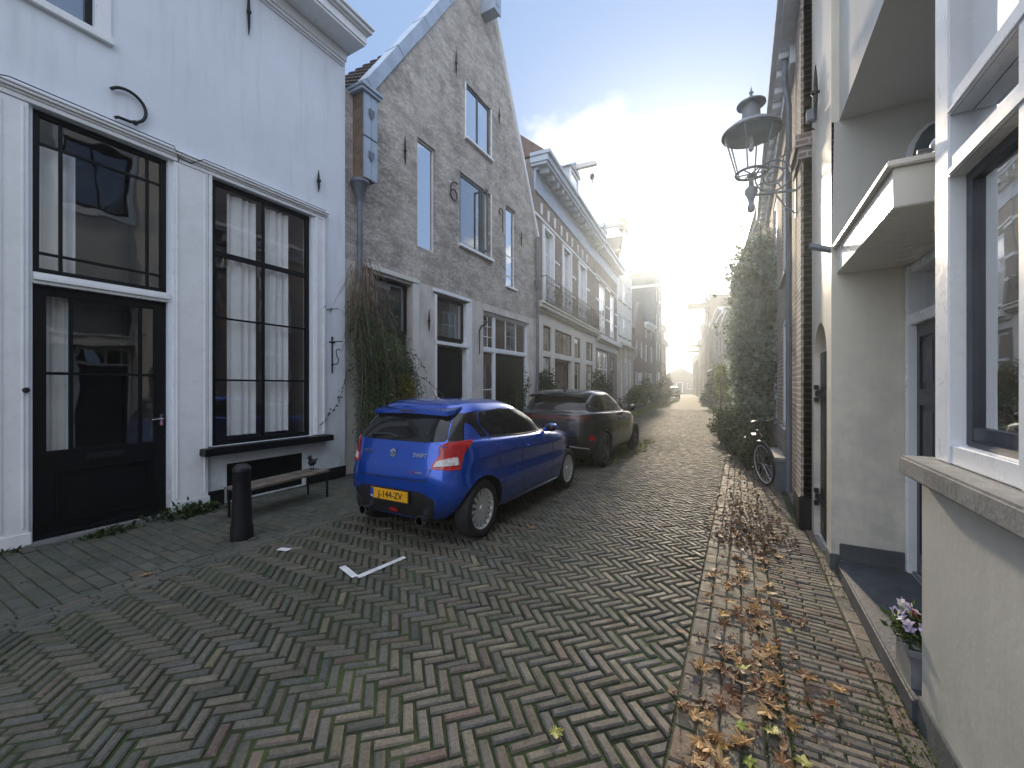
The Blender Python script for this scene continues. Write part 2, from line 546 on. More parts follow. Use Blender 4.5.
def window(parent, x, inw, y0, y1, z0, z1, vb=(), hb=(), fw=.05, bw=.03, fmat='trim', gmat='glass', depth=.09, thick=.05, name='window', room='room', curtains=(), segs=None):
    """frame with glazing bars, a pane sub-part, a dark room box behind and curtains."""
    xf = x + inw * depth
    xb = xf + inw * thick
    f = MB()
    f.box(xf, xb, y0, y0 + fw, z0, z1); f.box(xf, xb, y1 - fw, y1, z0, z1)
    f.box(xf, xb, y0 + fw, y1 - fw, z0, z0 + fw); f.box(xf, xb, y0 + fw, y1 - fw, z1 - fw, z1)
    xi, xo = xf + inw * .008, xb - inw * .008
    for v in vb:
        w = bw
        if isinstance(v, tuple): v, w = v
        f.box(xi, xo, v - w / 2, v + w / 2, z0 + fw - .001, z1 - fw + .001)
    for hh in hb:
        w = bw
        if isinstance(hh, tuple): hh, w = hh
        f.box(xi + inw * .002, xo - inw * .002, y0 + fw - .001, y1 - fw + .001, hh - w / 2, hh + w / 2)
    fo = part(name, f, K[fmat], parent, bevel=.004)
    g = MB()
    xg = (xf + xb) / 2
    g.poly([(xg, y0 + fw * .6, z0 + fw * .6), (xg, y1 - fw * .6, z0 + fw * .6), (xg, y1 - fw * .6, z1 - fw * .6), (xg, y0 + fw * .6, z1 - fw * .6)])
    part('pane', g, K[gmat], fo)
    if room:
        b = MB()
        x2 = xb + inw * .004; x3 = x2 + inw * 1.1
        a0, a1, b0, b1 = y0 - .02, y1 + .02, z0 - .02, z1 + .02
        b.poly([(x3, a0, b0), (x3, a1, b0), (x3, a1, b1), (x3, a0, b1)])
        for yy in (a0, a1): b.poly([(x2, yy, b0), (x3, yy, b0), (x3, yy, b1), (x2, yy, b1)])
        for zz in (b0, b1): b.poly([(x2, a0, zz), (x3, a0, zz), (x3, a1, zz), (x2, a1, zz)])
        part('interior', b, K[room], fo)
    for (c0, c1, d0, d1) in curtains:
        cm = MB()
        xc = xb + inw * .06
        n = max(8, int((c1 - c0) * 60))
        row = []
        for i in range(n + 1):
            t = i / n
            yy = c0 + (c1 - c0) * t
            row.append((xc + .028 * math.sin(t * (c1 - c0) * 52 + 1.3 * math.sin(t * 9)), yy))
        for i in range(n):
            (xa, ya), (xb2, yb) = row[i], row[i + 1]
            cm.poly([(xa, ya, d0), (xb2, yb, d0), (xb2, yb, d1), (xa, ya, d1)])
        part('curtain', cm, K['curtain'], fo, smooth=True)
    return fo

def moulding(mb, x, inw, y0, y1, z0, steps, m=0):
    """stacked fillets: steps = [(projection, height), ...] from z0 upward"""
    z = z0
    for pr, hgt in steps:
        mb.box(x + inw * .01, x - inw * pr, y0 - pr * .5, y1 + pr * .5, z, z + hgt, m)
        z += hgt

def panel_door(parent, x, inw, y0, y1, z0, z1, mat, rows, name='door'):
    d = MB()
    d.box(x, x + inw * .05, y0, y1, z0, z1)
    for (a0, a1, b0, b1) in rows:
        # raised frame and fielded panel
        w = .018
        for q in ((a0 - w, a0, b0 - w, b1 + w), (a1, a1 + w, b0 - w, b1 + w), (a0, a1, b0 - w, b0), (a0, a1, b1, b1 + w)):
            d.box(x - inw * .014, x + inw * .002, *q)
        d.box(x - inw * .008, x + inw * .002, a0 + .04, a1 - .04, b0 + .04, b1 - .04)
    return part(name, d, K[mat], parent, bevel=.004)

def scroll(c, r, a0, a1, n=18, plane='yz', x=0):
    out = []
    for i in range(n + 1):
        t = i / n
        a = a0 + (a1 - a0) * t
        rr = r if not isinstance(r, tuple) else r[0] + (r[1] - r[0]) * t
        out.append((x, c[0] + rr * math.cos(a), c[1] + rr * math.sin(a)))
    return out

def anchor_straight(parent, x, y, z, ln=.6, dirn=1):
    m = MB()
    p = x + dirn * .035
    m.tube([(p, y, z - ln / 2), (p, y + .004, z - ln / 4), (p, y, z), (p, y, z + ln / 4), (p, y, z + ln / 2)], [.006, .020, .024, .018, .005], 6)
    m.sphere((p + dirn * .008, y, z), .032)
    m.tube([(x - dirn * .02, y, z), (p, y, z)], .014, 6)
    return part('wall_anchor', m, K['iron'], parent, smooth=True)

# ------------------------------------------------------------------ ground
def interp(tab, v):
    return float(np.interp(v, [t[0] for t in tab], [t[1] for t in tab]))
XL = [(-10, -4.15), (13, -4.15), (28, -5.28), (45, -5.5), (62, -7.6), (85, -10.6), (130, -17)]
XR = [(-10, -.285), (13, -.285), (28, -1.41), (45, -3.3), (62, -5.6), (85, -8.4), (130, -14.5)]
def bend(v):
    return -.075 * (v - 13) if v > 13 else 0.0
def sway(x, y):
    return .010 * math.sin(x * 1.9 + .6 * y) + .008 * math.sin(1.3 * y - x * .8 + 1.7) + .005 * math.sin(3.1 * x + 2.3 * y)

PAL = [((.138, .128, .112), 5), ((.148, .131, .108), 6), ((.140, .117, .104), 3), ((.118, .114, .108), 3), ((.168, .15, .118), 3), ((.23, .20, .14), .15), ((.150, .112, .096), .5), ((.108, .108, .094), 3)]
PALR = [((.155, .135, .112), 5), ((.125, .112, .10), 4), ((.17, .14, .11), 3), ((.11, .10, .095), 3), ((.15, .105, .085), 2)]
PALL = [((.125, .126, .122), 4), ((.145, .138, .122), 4), ((.115, .125, .108), 3), ((.165, .14, .12), 2)]
def pick(pal):
    w = [p[1] for p in pal]
    c = random.choices(pal, w)[0][0]
    k = random.uniform(.80, 1.2)
    return tuple(x * k for x in c)

class Bricks:
    def __init__(s): s.v = []; s.f = []; s.t = []
    def add(s, poly, pal, near=True, ht=0.0):
        n = len(poly)
        cx = sum(p[0] for p in poly) / n; cy = sum(p[1] for p in poly) / n
        dz = random.gauss(0, .0022) + ht; tx = random.gauss(0, .016); ty = random.gauss(0, .016)
        col = pick(pal)
        def zz(x, y): return sway(x, y) + dz + tx * (x - cx) + ty * (y - cy)
        k = len(s.v)
        b = bend(cy)
        top = []
        ins = .0075
        for i, p in enumerate(poly):
            d0 = Vector((poly[i - 1][0] - p[0], poly[i - 1][1] - p[1])); d1 = Vector((poly[(i + 1) % n][0] - p[0], poly[(i + 1) % n][1] - p[1]))
            if d0.length < 1e-5 or d1.length < 1e-5: q = p
            else:
                d0.normalize(); d1.normalize()
                q = (p[0] + (d0.x + d1.x) * ins * random.uniform(.7, 1.5), p[1] + (d0.y + d1.y) * ins * random.uniform(.7, 1.5))
            top.append(q)
        if near:
            s.v += [(x + b, y, zz(x, y)) for x, y in top]
            s.v += [(x + b, y, zz(x, y) - .008) for x, y in poly]
            s.v += [(x + b, y, -.035) for x, y in poly]
            s.f.append(tuple(range(k, k + n))); s.t.append(col)
            for r in (0, 1):
                for i in range(n):
                    j = (i + 1) % n
                    s.f.append((k + r * n + i, k + (r + 1) * n + i, k + (r + 1) * n + j, k + r * n + j)); s.t.append(col)
        else:
            s.v += [(x + b, y, zz(x, y)) for x, y in top]
            s.v += [(x + b, y, -.035) for x, y in poly]
            s.f.append(tuple(range(k, k + n))); s.t.append(col)
            for i in range(n):
                j = (i + 1) % n
                s.f.append((k + i, k + n + i, k + n + j, k + j)); s.t.append(col)
    def build(s, name):
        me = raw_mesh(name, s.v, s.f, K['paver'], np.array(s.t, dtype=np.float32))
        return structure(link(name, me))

def clipx(poly, x0, x1):
    for lim, sg in ((x0, 1), (x1, -1)):
        out = []
        for i, p in enumerate(poly):
            q = poly[(i + 1) % len(poly)]
            a, b = sg * (p[0] - lim), sg * (q[0] - lim)
            if a >= 0: out.append(p)
            if a * b < 0:
                t = a / (a - b)
                out.append((lim, p[1] + (q[1] - p[1]) * t))
        poly = out
        if len(poly) < 3: return None
    return poly

g = MB(); g.poly([(-300, -200, -.03), (300, -200, -.03), (300, 500, -.03), (-300, 500, -.03)])
structure(part('ground', g, K['soil']))
mb = MB()
for iy in range(74):      # joint sand that follows the undulation of the paving
    y0, y1 = -2.5 + iy * .45, -2.5 + (iy + 1) * .45
    for ix in range(16):
        x0, x1 = -6.6 + ix * .5, -6.6 + (ix + 1) * .5
        mb.poly([(x + bend(y), y, sway(x, y) - .0115) for x, y in ((x0, y0), (x1, y0), (x1, y1), (x0, y1))])
structure(part('joint_sand', mb, K['soil'], smooth=True))

road = Bricks()
W = .0640; NB = 3; gap = .0085
s2 = W / math.sqrt(2)
def hb(i, j): return ((i + j) * s2 - 2.2, (i - j) * s2)
YMAX = 30.
for i in range(-80, 420):
    for j in range(-420, 90):
        x, y = hb(i, j)
        if x < -4.5 or x > .1 or y < -.6 or y > YMAX: continue
        k = (i - j) % (2 * NB)
        if k == 0: r = (i, i + NB, j, j + 1)
        elif k == 2 * NB - 1: r = (i, i + 1, j, j + NB)
        else: continue
        gg = gap / W
        q = [hb(a, b) for a, b in ((r[0] + gg, r[2] + gg), (r[1] - gg, r[2] + gg), (r[1] - gg, r[3] - gg), (r[0] + gg, r[3] - gg))]
        jx, jy = random.gauss(0, .0022), random.gauss(0, .0022); rt_ = random.gauss(0, .016); mx_ = sum(p[0] for p in q) / 4; my_ = sum(p[1] for p in q) / 4
        q = [(mx_ + (a - mx_) * math.cos(rt_) - (b - my_) * math.sin(rt_), my_ + (a - mx_) * math.sin(rt_) + (b - my_) * math.cos(rt_)) for a, b in q]
        q = [(a + jx + .012 * math.sin(b * .9 + a), b + jy + .012 * math.sin(a * 1.4)) for a, b in q]
        q = clipx(q, -4.15, -.285)
        if q: road.add(q, PAL, near=y < 9)
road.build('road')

pv = Bricks()
def rows_long(x0, x1, n, y0, y1, L, pal, bricks):
    w = (x1 - x0) / n
    for r in range(n):
        y = y0 + random.uniform(0, L)
        while y < y1:
            l = L * random.uniform(.93, 1.05)
            a, b = x0 + r * w + .0025, x0 + (r + 1) * w - .0025
            j = random.gauss(0, .0025)
            bricks.add([(a + j, y), (b + j, y + random.gauss(0, .002)), (b + j, y + l - .008), (a + j, y + l - .008)], pal, near=y < 9)
            y += l
def rows_cross(x0, x1f, y0, y1, L, Wd, pal, bricks):
    y = y0; r = 0
    while y < y1:
        x = x0; xe = x1f(y)
        first = True
        wd = Wd * random.uniform(.96, 1.04)
        while x < xe - .02:
            l = L * random.uniform(.96, 1.03)
            if first: l *= (.5 if r % 2 else 1); first = False
            if x + l > xe - .05: l = xe - x
            jy = random.gauss(0, .002)
            bricks.add([(x + .004, y + .0035 + jy), (x + l - .004, y + .0035 + jy), (x + l - .004, y + wd - .0035 + jy), (x + .004, y + wd - .0035 + jy)], pal, near=y < 9)
            x += l
        y += wd; r += 1
rows_long(-.28, .20, 5, 0.2, YMAX, .205, PALR, pv)
rows_cross(.205, lambda y: .63 if y < 5.5 else .55, .2, YMAX, .2, .053, PALR, pv)
rows_long(.635, .725, 1, .2, 5.5, .205, PALR, pv)
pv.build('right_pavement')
pl_ = Bricks()
rows_long(-4.43, -4.155, 4, -.3, YMAX, .205, PALL, pl_)
rows_cross(-6.15, lambda y: -4.435, -.3, YMAX, .21, .105, PALL, pl_)
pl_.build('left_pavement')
# beyond the laid bricks the street runs on as one sheet
mb = MB(); ys = [YMAX, 36, 42, 45, 50, 56, 62, 70, 78, 85, 100, 130]
for a, b in zip(ys[:-1], ys[1:]):
    mb.poly([(interp(XL, a), a, .004), (interp(XR, a), a, .004), (interp(XR, b), b, .004), (interp(XL, b), b, .004)])
structure(part('far_road', mb, K['farpave']))
mb = MB()
for a, b in zip(ys[:-1], ys[1:]):
    mb.poly([(interp(XL, a) - 3, a, 0), (interp(XL, a), a, 0), (interp(XL, b), b, 0), (interp(XL, b) - 3, b, 0)])
    mb.poly([(interp(XR, a), a, 0), (interp(XR, a) + 3, a, 0), (interp(XR, b) + 3, b, 0), (interp(XR, b), b, 0)])
structure(part('far_pavement', mb, K['farpave']))
mk = MB()
for q in ([(-3.05, 2.40), (-2.80, 2.33), (-2.785, 2.385), (-3.035, 2.455)], [(-2.80, 2.37), (-2.745, 2.36), (-2.70, 2.86), (-2.75, 2.87)], [(-3.93, 2.38), (-3.80, 2.40), (-3.81, 2.47), (-3.94, 2.44)]):
    n = 10
    for i in range(n):
        pa = [Vector(q[0]).lerp(Vector(q[1]), t) if abs((Vector(q[1]) - Vector(q[0])).length) > abs((Vector(q[2]) - Vector(q[1])).length) else Vector(q[0]).lerp(Vector(q[3]), t) for t in (i / n, (i + 1) / n)]
        pb = [Vector(q[3]).lerp(Vector(q[2]), t) if abs((Vector(q[1]) - Vector(q[0])).length) > abs((Vector(q[2]) - Vector(q[1])).length) else Vector(q[1]).lerp(Vector(q[2]), t) for t in (i / n, (i + 1) / n)]
        mk.poly([(p.x, p.y, sway(p.x, p.y) + .0065) for p in (pa[0], pa[1], pb[1], pb[0])])
structure(part('road_marking', mk, K['mark']))

# ------------------------------------------------------------------ white house on the left
A = thing('white_house', 'white plastered house with black glazed door and tall black sash window on the left', 'house', (-6.15, 0, 0))
w = MB()
holes = [(1.27, 2.38, .03, 4.38), (2.86, 4.31, .79, 4.38), (3.04, 4.16, .02, .53), (.55, 1.72, 5.48, 7.0), (3.4, 4.3, 9, 9.1)][:4]
wall(w, 0, -1, 0, 7.42, -5, 4.97, holes, .2)
w.poly([(0, 4.97, 0), (-9, 4.97, 0), (-9, 4.97, 7.42), (0, 4.97, 7.42)])
w.poly([(0, -5, 0), (-9, -5, 0), (-9, -5, 7.42), (0, -5, 7.42)])
w.poly([(-9, -5, 0), (-9, 4.97, 0), (-9, 4.97, 7.42), (-9, -5, 7.42)])
part('wall', w, K['stucco'], A)
c = MB()
moulding(c, 0, -1, -5, 4.90, 7.24, [(.03, .03), (.06, .04), (.03, .03)])
c.box(-.1, .05, -5, 4.97, 7.342, 7.5); c.box(-.1, .44, -5.0, 5.03, 7.5, 7.54); c.box(-.1, .46, -5, 5.05, 7.54, 7.68)
c.box(-.1, .50, -5, 5.07, 7.68, 7.71); c.box(-.1, .55, -5, 5.1, 7.71, 7.77); c.box(-.1, .59, -5, 5.12, 7.77, 7.81)
part('cornice', c, K['trim'], A, bevel=.006)
rf = MB(); rf.prism([(.45, 7.8), (-4.2, 9.2), (-9, 7.45), (-9, 7.42), (.45, 7.78)], 'y', -5, 4.97)
part('roof', rf, K['tile'], A)
t = MB()
# surrounds: pilasters and lintel mouldings round the door bay and the window bay
for (a, b) in ((1.02, 1.24), (2.42, 2.80)):
    t.box(-.02, .035, a, b, .16, 4.38); t.box(-.02, .05, a - .015, b + .015, .03, .16)
    t.box(-.02, .045, a + .03, a + .05, .2, 4.34); t.box(-.02, .045, b - .05, b - .03, .2, 4.34)
t.box(-.02, .04, 4.35, 4.56, .79, 4.38); t.box(-.02, .055, 4.37, 4.40, .8, 4.38); t.box(-.02, .055, 4.50, 4.53, .8, 4.38)
t.box(-.02, .045, 2.805, 2.845, .8, 4.38)
moulding(t, 0, -1, 1.04, 2.44, 4.385, [(.045, .05), (.06, .025), (.085, .03), (.10, .018)])
moulding(t, 0, -1, 2.50, 4.54, 4.385, [(.040, .05), (.055, .025), (.080, .03), (.095, .018)])
part('door_surround', t, K['trim'], A, bevel=.005)
t = MB(); t.box(-.12, .012, 1.27, 2.38, 2.625, 2.66); t.box(-.12, .035, 1.27, 2.38, 2.66, 2.70); t.box(-.12, .02, 1.27, 2.38, 2.70, 2.738)
part('transom_bar', t, K['trim'], A, bevel=.004)
fw_ = window(A, 0, -1, 1.27, 2.38, 2.74, 4.38, vb=(1.48, 2.20), hb=(4.06, 2.95), fw=.055, bw=.028, fmat='black', depth=.05, name='transom_window', curtains=((1.30, 1.62, 2.8, 4.1),))
# glazed door
d = MB()
dx0, dx1 = -.10, -.05
y0, y1 = 1.275, 2.375
d.box(dx0, dx1, y0, y0 + .10, .05, 2.62); d.box(dx0, dx1, y1 - .11, y1, .05, 2.62)
d.box(dx0, dx1, y0 + .10, y1 - .11, 2.53, 2.62); d.box(dx0, dx1, y0 + .10, y1 - .11, .05, .93)
for yy in (1.555, 2.135): d.box(dx0 + .006, dx1 - .006, yy - .016, yy + .016, .93, 2.53)
d.box(dx0 + .008, dx1 - .008, y0 + .1, y1 - .11, 1.715, 1.745)
w_ = .02
for q in ((1.44, 2.21, .70, .72), (1.44, 2.21, .18, .20), (1.44, 1.46, .2, .70), (2.19, 2.21, .2, .70)): d.box(dx1 - .002, dx1 + .014, *q)
d.box(dx1 - .002, dx1 + .008, 1.52, 2.13, .26, .64)
d.box(dx1 - .002, dx1 + .035, 1.275, 2.375, .05, .10)
door = part('door', d, K['black'], A, bevel=.004)
gl = MB(); gl.poly([(-.075, 1.36, .92), (-.075, 2.28, .92), (-.075, 2.28, 2.54), (-.075, 1.36, 2.54)]); part('pane', gl, K['glass'], door)
b = MB(); b.box(-1.6, -.13, 1.2, 2.45, 0, 2.66)
b.f = b.f[:1] + b.f[2:]; b.m = b.m[:1] + b.m[2:]; part('interior', b, K['room'], door)
cm = MB()
for i in range(14):
    ya, yb = 1.36 + i * .017, 1.36 + (i + 1) * .017
    cm.poly([(-.2 + .02 * math.sin(i * 1.4), ya, .9), (-.2 + .02 * math.sin((i + 1) * 1.4), yb, .9), (-.2 + .02 * math.sin((i + 1) * 1.4), yb, 2.6), (-.2 + .02 * math.sin(i * 1.4), ya, 2.6)])
part('curtain', cm, K['curtain'], door, smooth=True)
ls = MB(); ls.box(-.052, -.038, 1.66, 1.98, .80, .87); ls.box(-.052, -.034, 1.68, 1.96, .815, .855); part('letter_slot', ls, K['iron'], door, bevel=.003)
hd = MB(); hd.tube([(-.05, 2.33, 1.20), (-.005, 2.33, 1.20), (.0, 2.28, 1.20), (.0, 2.22, 1.195)], .010, 8); hd.box(-.052, -.044, 2.315, 2.345, 1.12, 1.26); part('handle', hd, K['chrome'], door, smooth=True)
st = MB(); st.box(-.2, .06, 1.2, 2.42, -.02, .045); part('threshold', st, K['stone'], A, bevel=.008)
bl = MB(); bl.lathe([(.0, .03), (.018, .03), (.022, .02), (.012, .012), (.028, .0), (.028, -.01)], 12, (.045, 1.22, 1.56), 'x'); part('bell_pull', bl, K['iron'], A, smooth=True)
window(A, 0, -1, 2.86, 4.31, .80, 4.38, vb=((3.575, .035),), hb=((3.40, .075), 2.53, 1.68), fw=.06, bw=.026, fmat='black', depth=.05, name='sash_window', curtains=((3.12, 3.50, .9, 4.3), (3.62, 4.0, .9, 4.3)))
sl = MB(); sl.box(-.1, .19, 2.70, 4.60, .69, .785); part('window_sill', sl, K['black'], A, bevel=.008)
ht = MB(); ht.box(-.06, -.02, 3.04, 4.16, .02, .53); ht.box(-.021, -.01, 3.06, 4.14, .48, .51); ht.box(-.021, -.01, 3.59, 3.61, .03, .5); part('cellar_hatch', ht, K['black'], A, bevel=.004)
pb_ = MB(); pb_.box(-.02, .028, 2.50, 3.0, 0, .20); pb_.box(-.02, .028, 4.22, 4.97, 0, .19); pb_.box(-.02, .028, -5, 1.2, 0, .17); part('plinth', pb_, K['tar'], A, bevel=.006)
window(A, 0, -1, .55, 1.72, 5.48, 7.0, vb=(1.135,), fw=.06, fmat='black', depth=.06, name='upper_window', gmat='glassd')
us = MB(); us.box(-.02, .03, .42, .54, 5.47, 7.08); us.box(-.02, .03, 1.73, 1.85, 5.47, 7.08); us.box(-.02, .055, .40, 1.87, 5.39, 5.47); us.box(-.02, .03, .54, 1.73, 7.01, 7.08); part('window_surround', us, K['trim'], A, bevel=.005)
anchor_straight(A, 0, 3.31, 6.92, .66); anchor_straight(A, 0, 4.42, 5.0, .36)
am = MB()
pts = scroll((1.98, 4.80), .17, R(145), R(-50), 16, x=.04) + [(.04, 2.06, 4.645), (.04, 2.0, 4.625), (.04, 1.90, 4.62), (.04, 1.875, 4.60)]
am.tube(pts, .017, 7); am.sphere((.045, 2.05, 4.635), .028); part('wall_anchor', am, K['iron'], A, smooth=True)
cb = MB(); cb.tube([(.06, .2, 4.62), (.05, .9, 4.56), (.07, 1.04, 4.52), (.108, 1.1, 4.525), (.108, 2.4, 4.525), (.06, 2.46, 4.44), (.05, 2.6, 4.43), (.105, 2.72, 4.52), (.105, 4.5, 4.52)], .006, 5); part('cable', cb, K['plastic'], A, smooth=True)

# bracket, bench, bollard, bird in front of the white house
br = thing('wall_bracket', 'small black wrought iron scroll bracket on the white wall beside the vine', 'bracket', (-6.15, 4.70, 0))
m = MB(); m.box(0, .014, -.012, .012, 1.82, 2.42); m.box(0, .012, -.06, .06, 2.34, 2.365); m.sphere((.012, 0, 2.43), .02); part('back_plate', m, K['iron'], br, bevel=.003)
m = MB()
m.tube([(.01, 0, 2.36), (.13, 0, 2.36), (.27, .0, 2.35)], .009, 6)
m.tube([(.02, 0, 1.95)] + [(.10 + .07 * math.cos(a), 0, 2.04 + .07 * math.sin(a)) for a in np.linspace(-2.2, 1.2, 10)] + [(.16 + .05 * math.cos(a), 0, 2.18 + .05 * math.sin(a)) for a in np.linspace(3.6, .2, 9)], .008, 6)
part('scroll_arm', m, K['iron'], br, smooth=True)
bench = thing('bench', 'low weathered wooden plank bench on thin metal legs under the tall window', 'bench', (-5.36, 3.33, 0), R(7))
m = MB()
m.box(-.20, -.01, -.64, .64, .345, .375); m.box(.01, .20, -.65, .63, .347, .377); part('seat', m, K['wood'], bench, bevel=.008)
for yy in (-.58, .58):
    m = MB(); m.box(-.20, -.175, yy - .012, yy + .012, -.01, .345); m.box(.175, .20, yy - .012, yy + .012, -.01, .345); m.box(-.175, .175, yy - .010, yy + .010, .322, .343)
    part('leg', m, K['iron'], bench, bevel=.003)
bird = thing('bird_figurine', 'small dark metal bird figurine standing on the far end of the bench', 'figurine', (-5.50, 3.87, .378), R(20))
m = MB()
m.sphere((0, 0, .10), .045, .075, .05); m.sphere((0, -.055, .185), .028, .032, .028)
m.tube([(0, -.03, .12), (0, -.05, .165)], [.03, .02], 8); m.tube([(0, -.08, .185), (0, -.12, .175)], [.010, .003], 6)
m.tube([(0, .06, .11), (0, .13, .14)], [.025, .006], 6)
part('body', m, K['iron'], bird, smooth=True)
for xx in (-.02, .02):
    m = MB(); m.tube([(xx, 0, .06), (xx, 0, 0)], .006, 5); m.box(xx - .012, xx + .012, -.035, .015, 0, .006); part('leg', m, K['iron'], bird)
bo = thing('bollard', 'black cast iron bollard with rounded cap at the edge of the left pavement', 'bollard', (-4.60, 2.42, 0))
m = MB(); m.lathe([(.105, -.01), (.105, .12), (.095, .16), (.085, .5), (.080, .70), (.082, .705)], 24); part('post', m, K['tar'], bo, smooth=True)
m = MB(); m.lathe([(.086, .706), (.086, .73), (.075, .755), (.05, .775), (.0, .785)], 24); part('cap', m, K['iron'], bo, smooth=True)

# ------------------------------------------------------------------ gable house
B = thing('gable_house', 'tall grey limewashed brick house with steep pointed gable and zinc coping', 'house', (-6.2, 0, 0))
yl = lambda z: 5.0 if z <= 6.95 else 5.45 + (z - 6.95) * (9.3 - 5.45) / (12.75 - 6.95)
yr_ = lambda z: 12.95 if z <= 6.8 else 12.95 - (z - 6.8) * (12.95 - 9.85) / (12.75 - 6.8)
WB = dict(w1=(6.90, 7.50, 4.68, 7.08), w2=(8.73, 9.93, 8.03, 9.45), w3=(8.46, 9.93, 5.20, 7.03), w4=(10.80, 11.45, 4.65, 7.09))
DB = dict(d1=(5.55, 6.73, .02, 3.78), d2=(7.5, 8.82, .02, 3.78), d3=(9.56, 12.40, .02, 3.70))
w = MB()
wall(w, 0, -1, 3.9, 6.8, yl, yr_, list(WB.values())[:1] + [WB['w3'], WB['w4']], .16)
wall(w, 0, -1, 6.8, 6.95, yl, yr_, [WB['w1'], WB['w3'], WB['w4']], .16)
wall(w, 0, -1, 6.95, 12.75, lambda z: 5.45 + (z - 6.95) * (9.3 - 5.45) / (12.75 - 6.95), yr_, [WB['w1'], WB['w3'], WB['w4'], WB['w2']], .16)
w.poly([(0, 5, 3.9), (-9, 5, 3.9), (-9, 5, 6.95), (0, 5, 6.95)]); w.poly([(0, 12.95, 0), (-9, 12.95, 0), (-9, 12.95, 6.8), (0, 12.95, 6.8)])
part('upper_wall', w, K['lime'], B)
w = MB(); wall(w, -.004, -1, 0, 3.9, 5.0, 12.95, list(DB.values()), .22); w.poly([(0, 5, 0), (-9, 5, 0), (-9, 5, 3.9), (0, 5, 3.9)]); part('lower_wall', w, K['plaster'], B)
rf = MB(); rf.prism([(5.35, 6.95), (7.35, 9.62), (11.2, 9.62), (12.95, 6.8)], 'x', -9, -.32); part('roof', rf, K['tile'], B)
rt = MB()      # pantile courses on the visible slope
for i in range(16):
    t0 = i / 16; yy = 5.35 + 2.0 * t0; zz = 6.95 + 2.67 * t0
    for j in range(30):
        xx = -.4 - j * .26
        rt.tube([(xx, yy - .03, zz + .05), (xx, yy + .125, zz + .20)], [.09, .075], 6)
part('roof_tile', rt, K['tile'], B, smooth=True)['kind'] = 'stuff'
cp = MB()
def slopebox(mb, p0, p1, up, x0, x1, th):
    (ya, za), (yb, zb) = p0, p1
    d = Vector((yb - ya, zb - za)).normalized(); n = Vector((-d.y, d.x)) * up
    q = [(ya, za), (yb, zb), (yb + n.x * th, zb + n.y * th), (ya + n.x * th, za + n.y * th)]
    mb.prism(q, 'x', x0, x1)
slopebox(cp, (5.40, 6.90), (9.42, 12.96), 1, -.30, .05, .22)
for i in range(5):
    t0 = .06 + i * .2
    p = (5.40 + 4.02 * t0, 6.90 + 6.06 * t0)
    slopebox(cp, p, (p[0] + .02, p[1] + .03), 1, -.31, .058, .228)
part('coping', cp, K['zinc'], B, bevel=.006)
cp = MB(); slopebox(cp, (12.99, 6.78), (9.8, 12.9), -1, -.3, .06, .09); part('verge_board', cp, K['trim'], B, bevel=.006)
hb_ = MB(); hb_.box(-.2, .42, 9.42, 9.74, 11.75, 12.9); hb_.box(.42, .45, 9.40, 9.76, 11.72, 12.9); hb_.box(.45, .462, 9.5, 9.66, 11.9, 12.8); part('hoist_box', hb_, K['zinc'], B, bevel=.008)
gb = MB(); gb.box(-.12, .26, 5.18, 5.19, 5.36, 6.90); gb.box(-.12, .26, 5.185, 5.49, 5.38, 6.88); part('gutter_box', gb, K['brown'], B)
gp = MB()
gp.box(.262, .30, 5.18, 5.335, 5.36, 6.10); gp.box(.262, .30, 5.34, 5.49, 5.36, 6.10); gp.box(.262, .30, 5.18, 5.335, 6.12, 6.90); gp.box(.262, .30, 5.34, 5.49, 6.12, 6.90)
part('gutter_box_front', gp, K['zinc'], B, bevel=.006)
for zz in (5.78, 6.55):
    sh = MB(); sh.prism([(5.28, zz + .09), (5.40, zz + .09), (5.40, zz - .02), (5.34, zz - .09), (5.28, zz - .02)], 'x', .30, .318)
    part('shield_ornament', sh, K['lead'], B)
gc = MB(); gc.box(-.4, .34, 5.10, 5.54, 6.90, 6.96); gc.box(-.4, .37, 5.08, 5.57, 6.96, 7.02); part('gutter_cap', gc, K['zinc'], B, bevel=.006)
hp = MB(); hp.lathe([(.06, -.25), (.075, -.2), (.14, .05), (.165, .07), (.165, .12), (.15, .12)], 16, (.16, 5.20, 5.20)); hp.tube([(.16, 5.2, 4.98), (.16, 5.2, 3.0), (.16, 5.2, .0)], .052, 12)
for zz in (4.2, 2.2): hp.tube([(.16, 5.2, zz - .03), (.16, 5.2, zz + .03)], .062, 12)
part('downpipe', hp, K['lead'], B, smooth=True)
hp = MB(); hp.tube([(.10, 12.82, 6.7), (.10, 12.82, 5.2), (.1, 12.82, 5.2)], .07, 10); hp.lathe([(.05, -.2), (.12, .05), (.14, .1)], 12, (.1, 12.82, 5.1)); hp.tube([(.10, 12.82, 5), (.10, 12.82, 0)], .05, 10); part('downpipe', hp, K['lead'], B, smooth=True)
window(B, 0, -1, *WB['w1'], fw=.035, depth=.05, gmat='mirror', name='window')
window(B, 0, -1, *WB['w4'], fw=.04, hb=(5.0, 5.62), depth=.07, gmat='mirror', name='window')
window(B, 0, -1, *WB['w2'], vb=((9.33, .07),), fw=.055, depth=.04, fmat='slate', gmat='mirror', name='window')
t = MB(); q = WB['w2']; t.box(-.02, .09, q[0] - .06, q[1] + .06, q[2] - .07, q[2] - .005); t.box(-.1, .02, q[1] + .001, q[1] + .05, q[2], q[3]); t.box(-.1, .02, q[0] - .05, q[0] - .001, q[2], q[3]); part('window_sill', t, K['trim'], B, bevel=.005)
window(B, 0, -1, WB['w3'][0], 9.50, WB['w3'][2], WB['w3'][3], fw=.075, depth=.03, fmat='slate', gmat='glassd', name='window')
window(B, 0, -1, 9.50, 9.93, WB['w3'][2], WB['w3'][3], fw=.05, depth=.13, gmat='glassd', name='window')
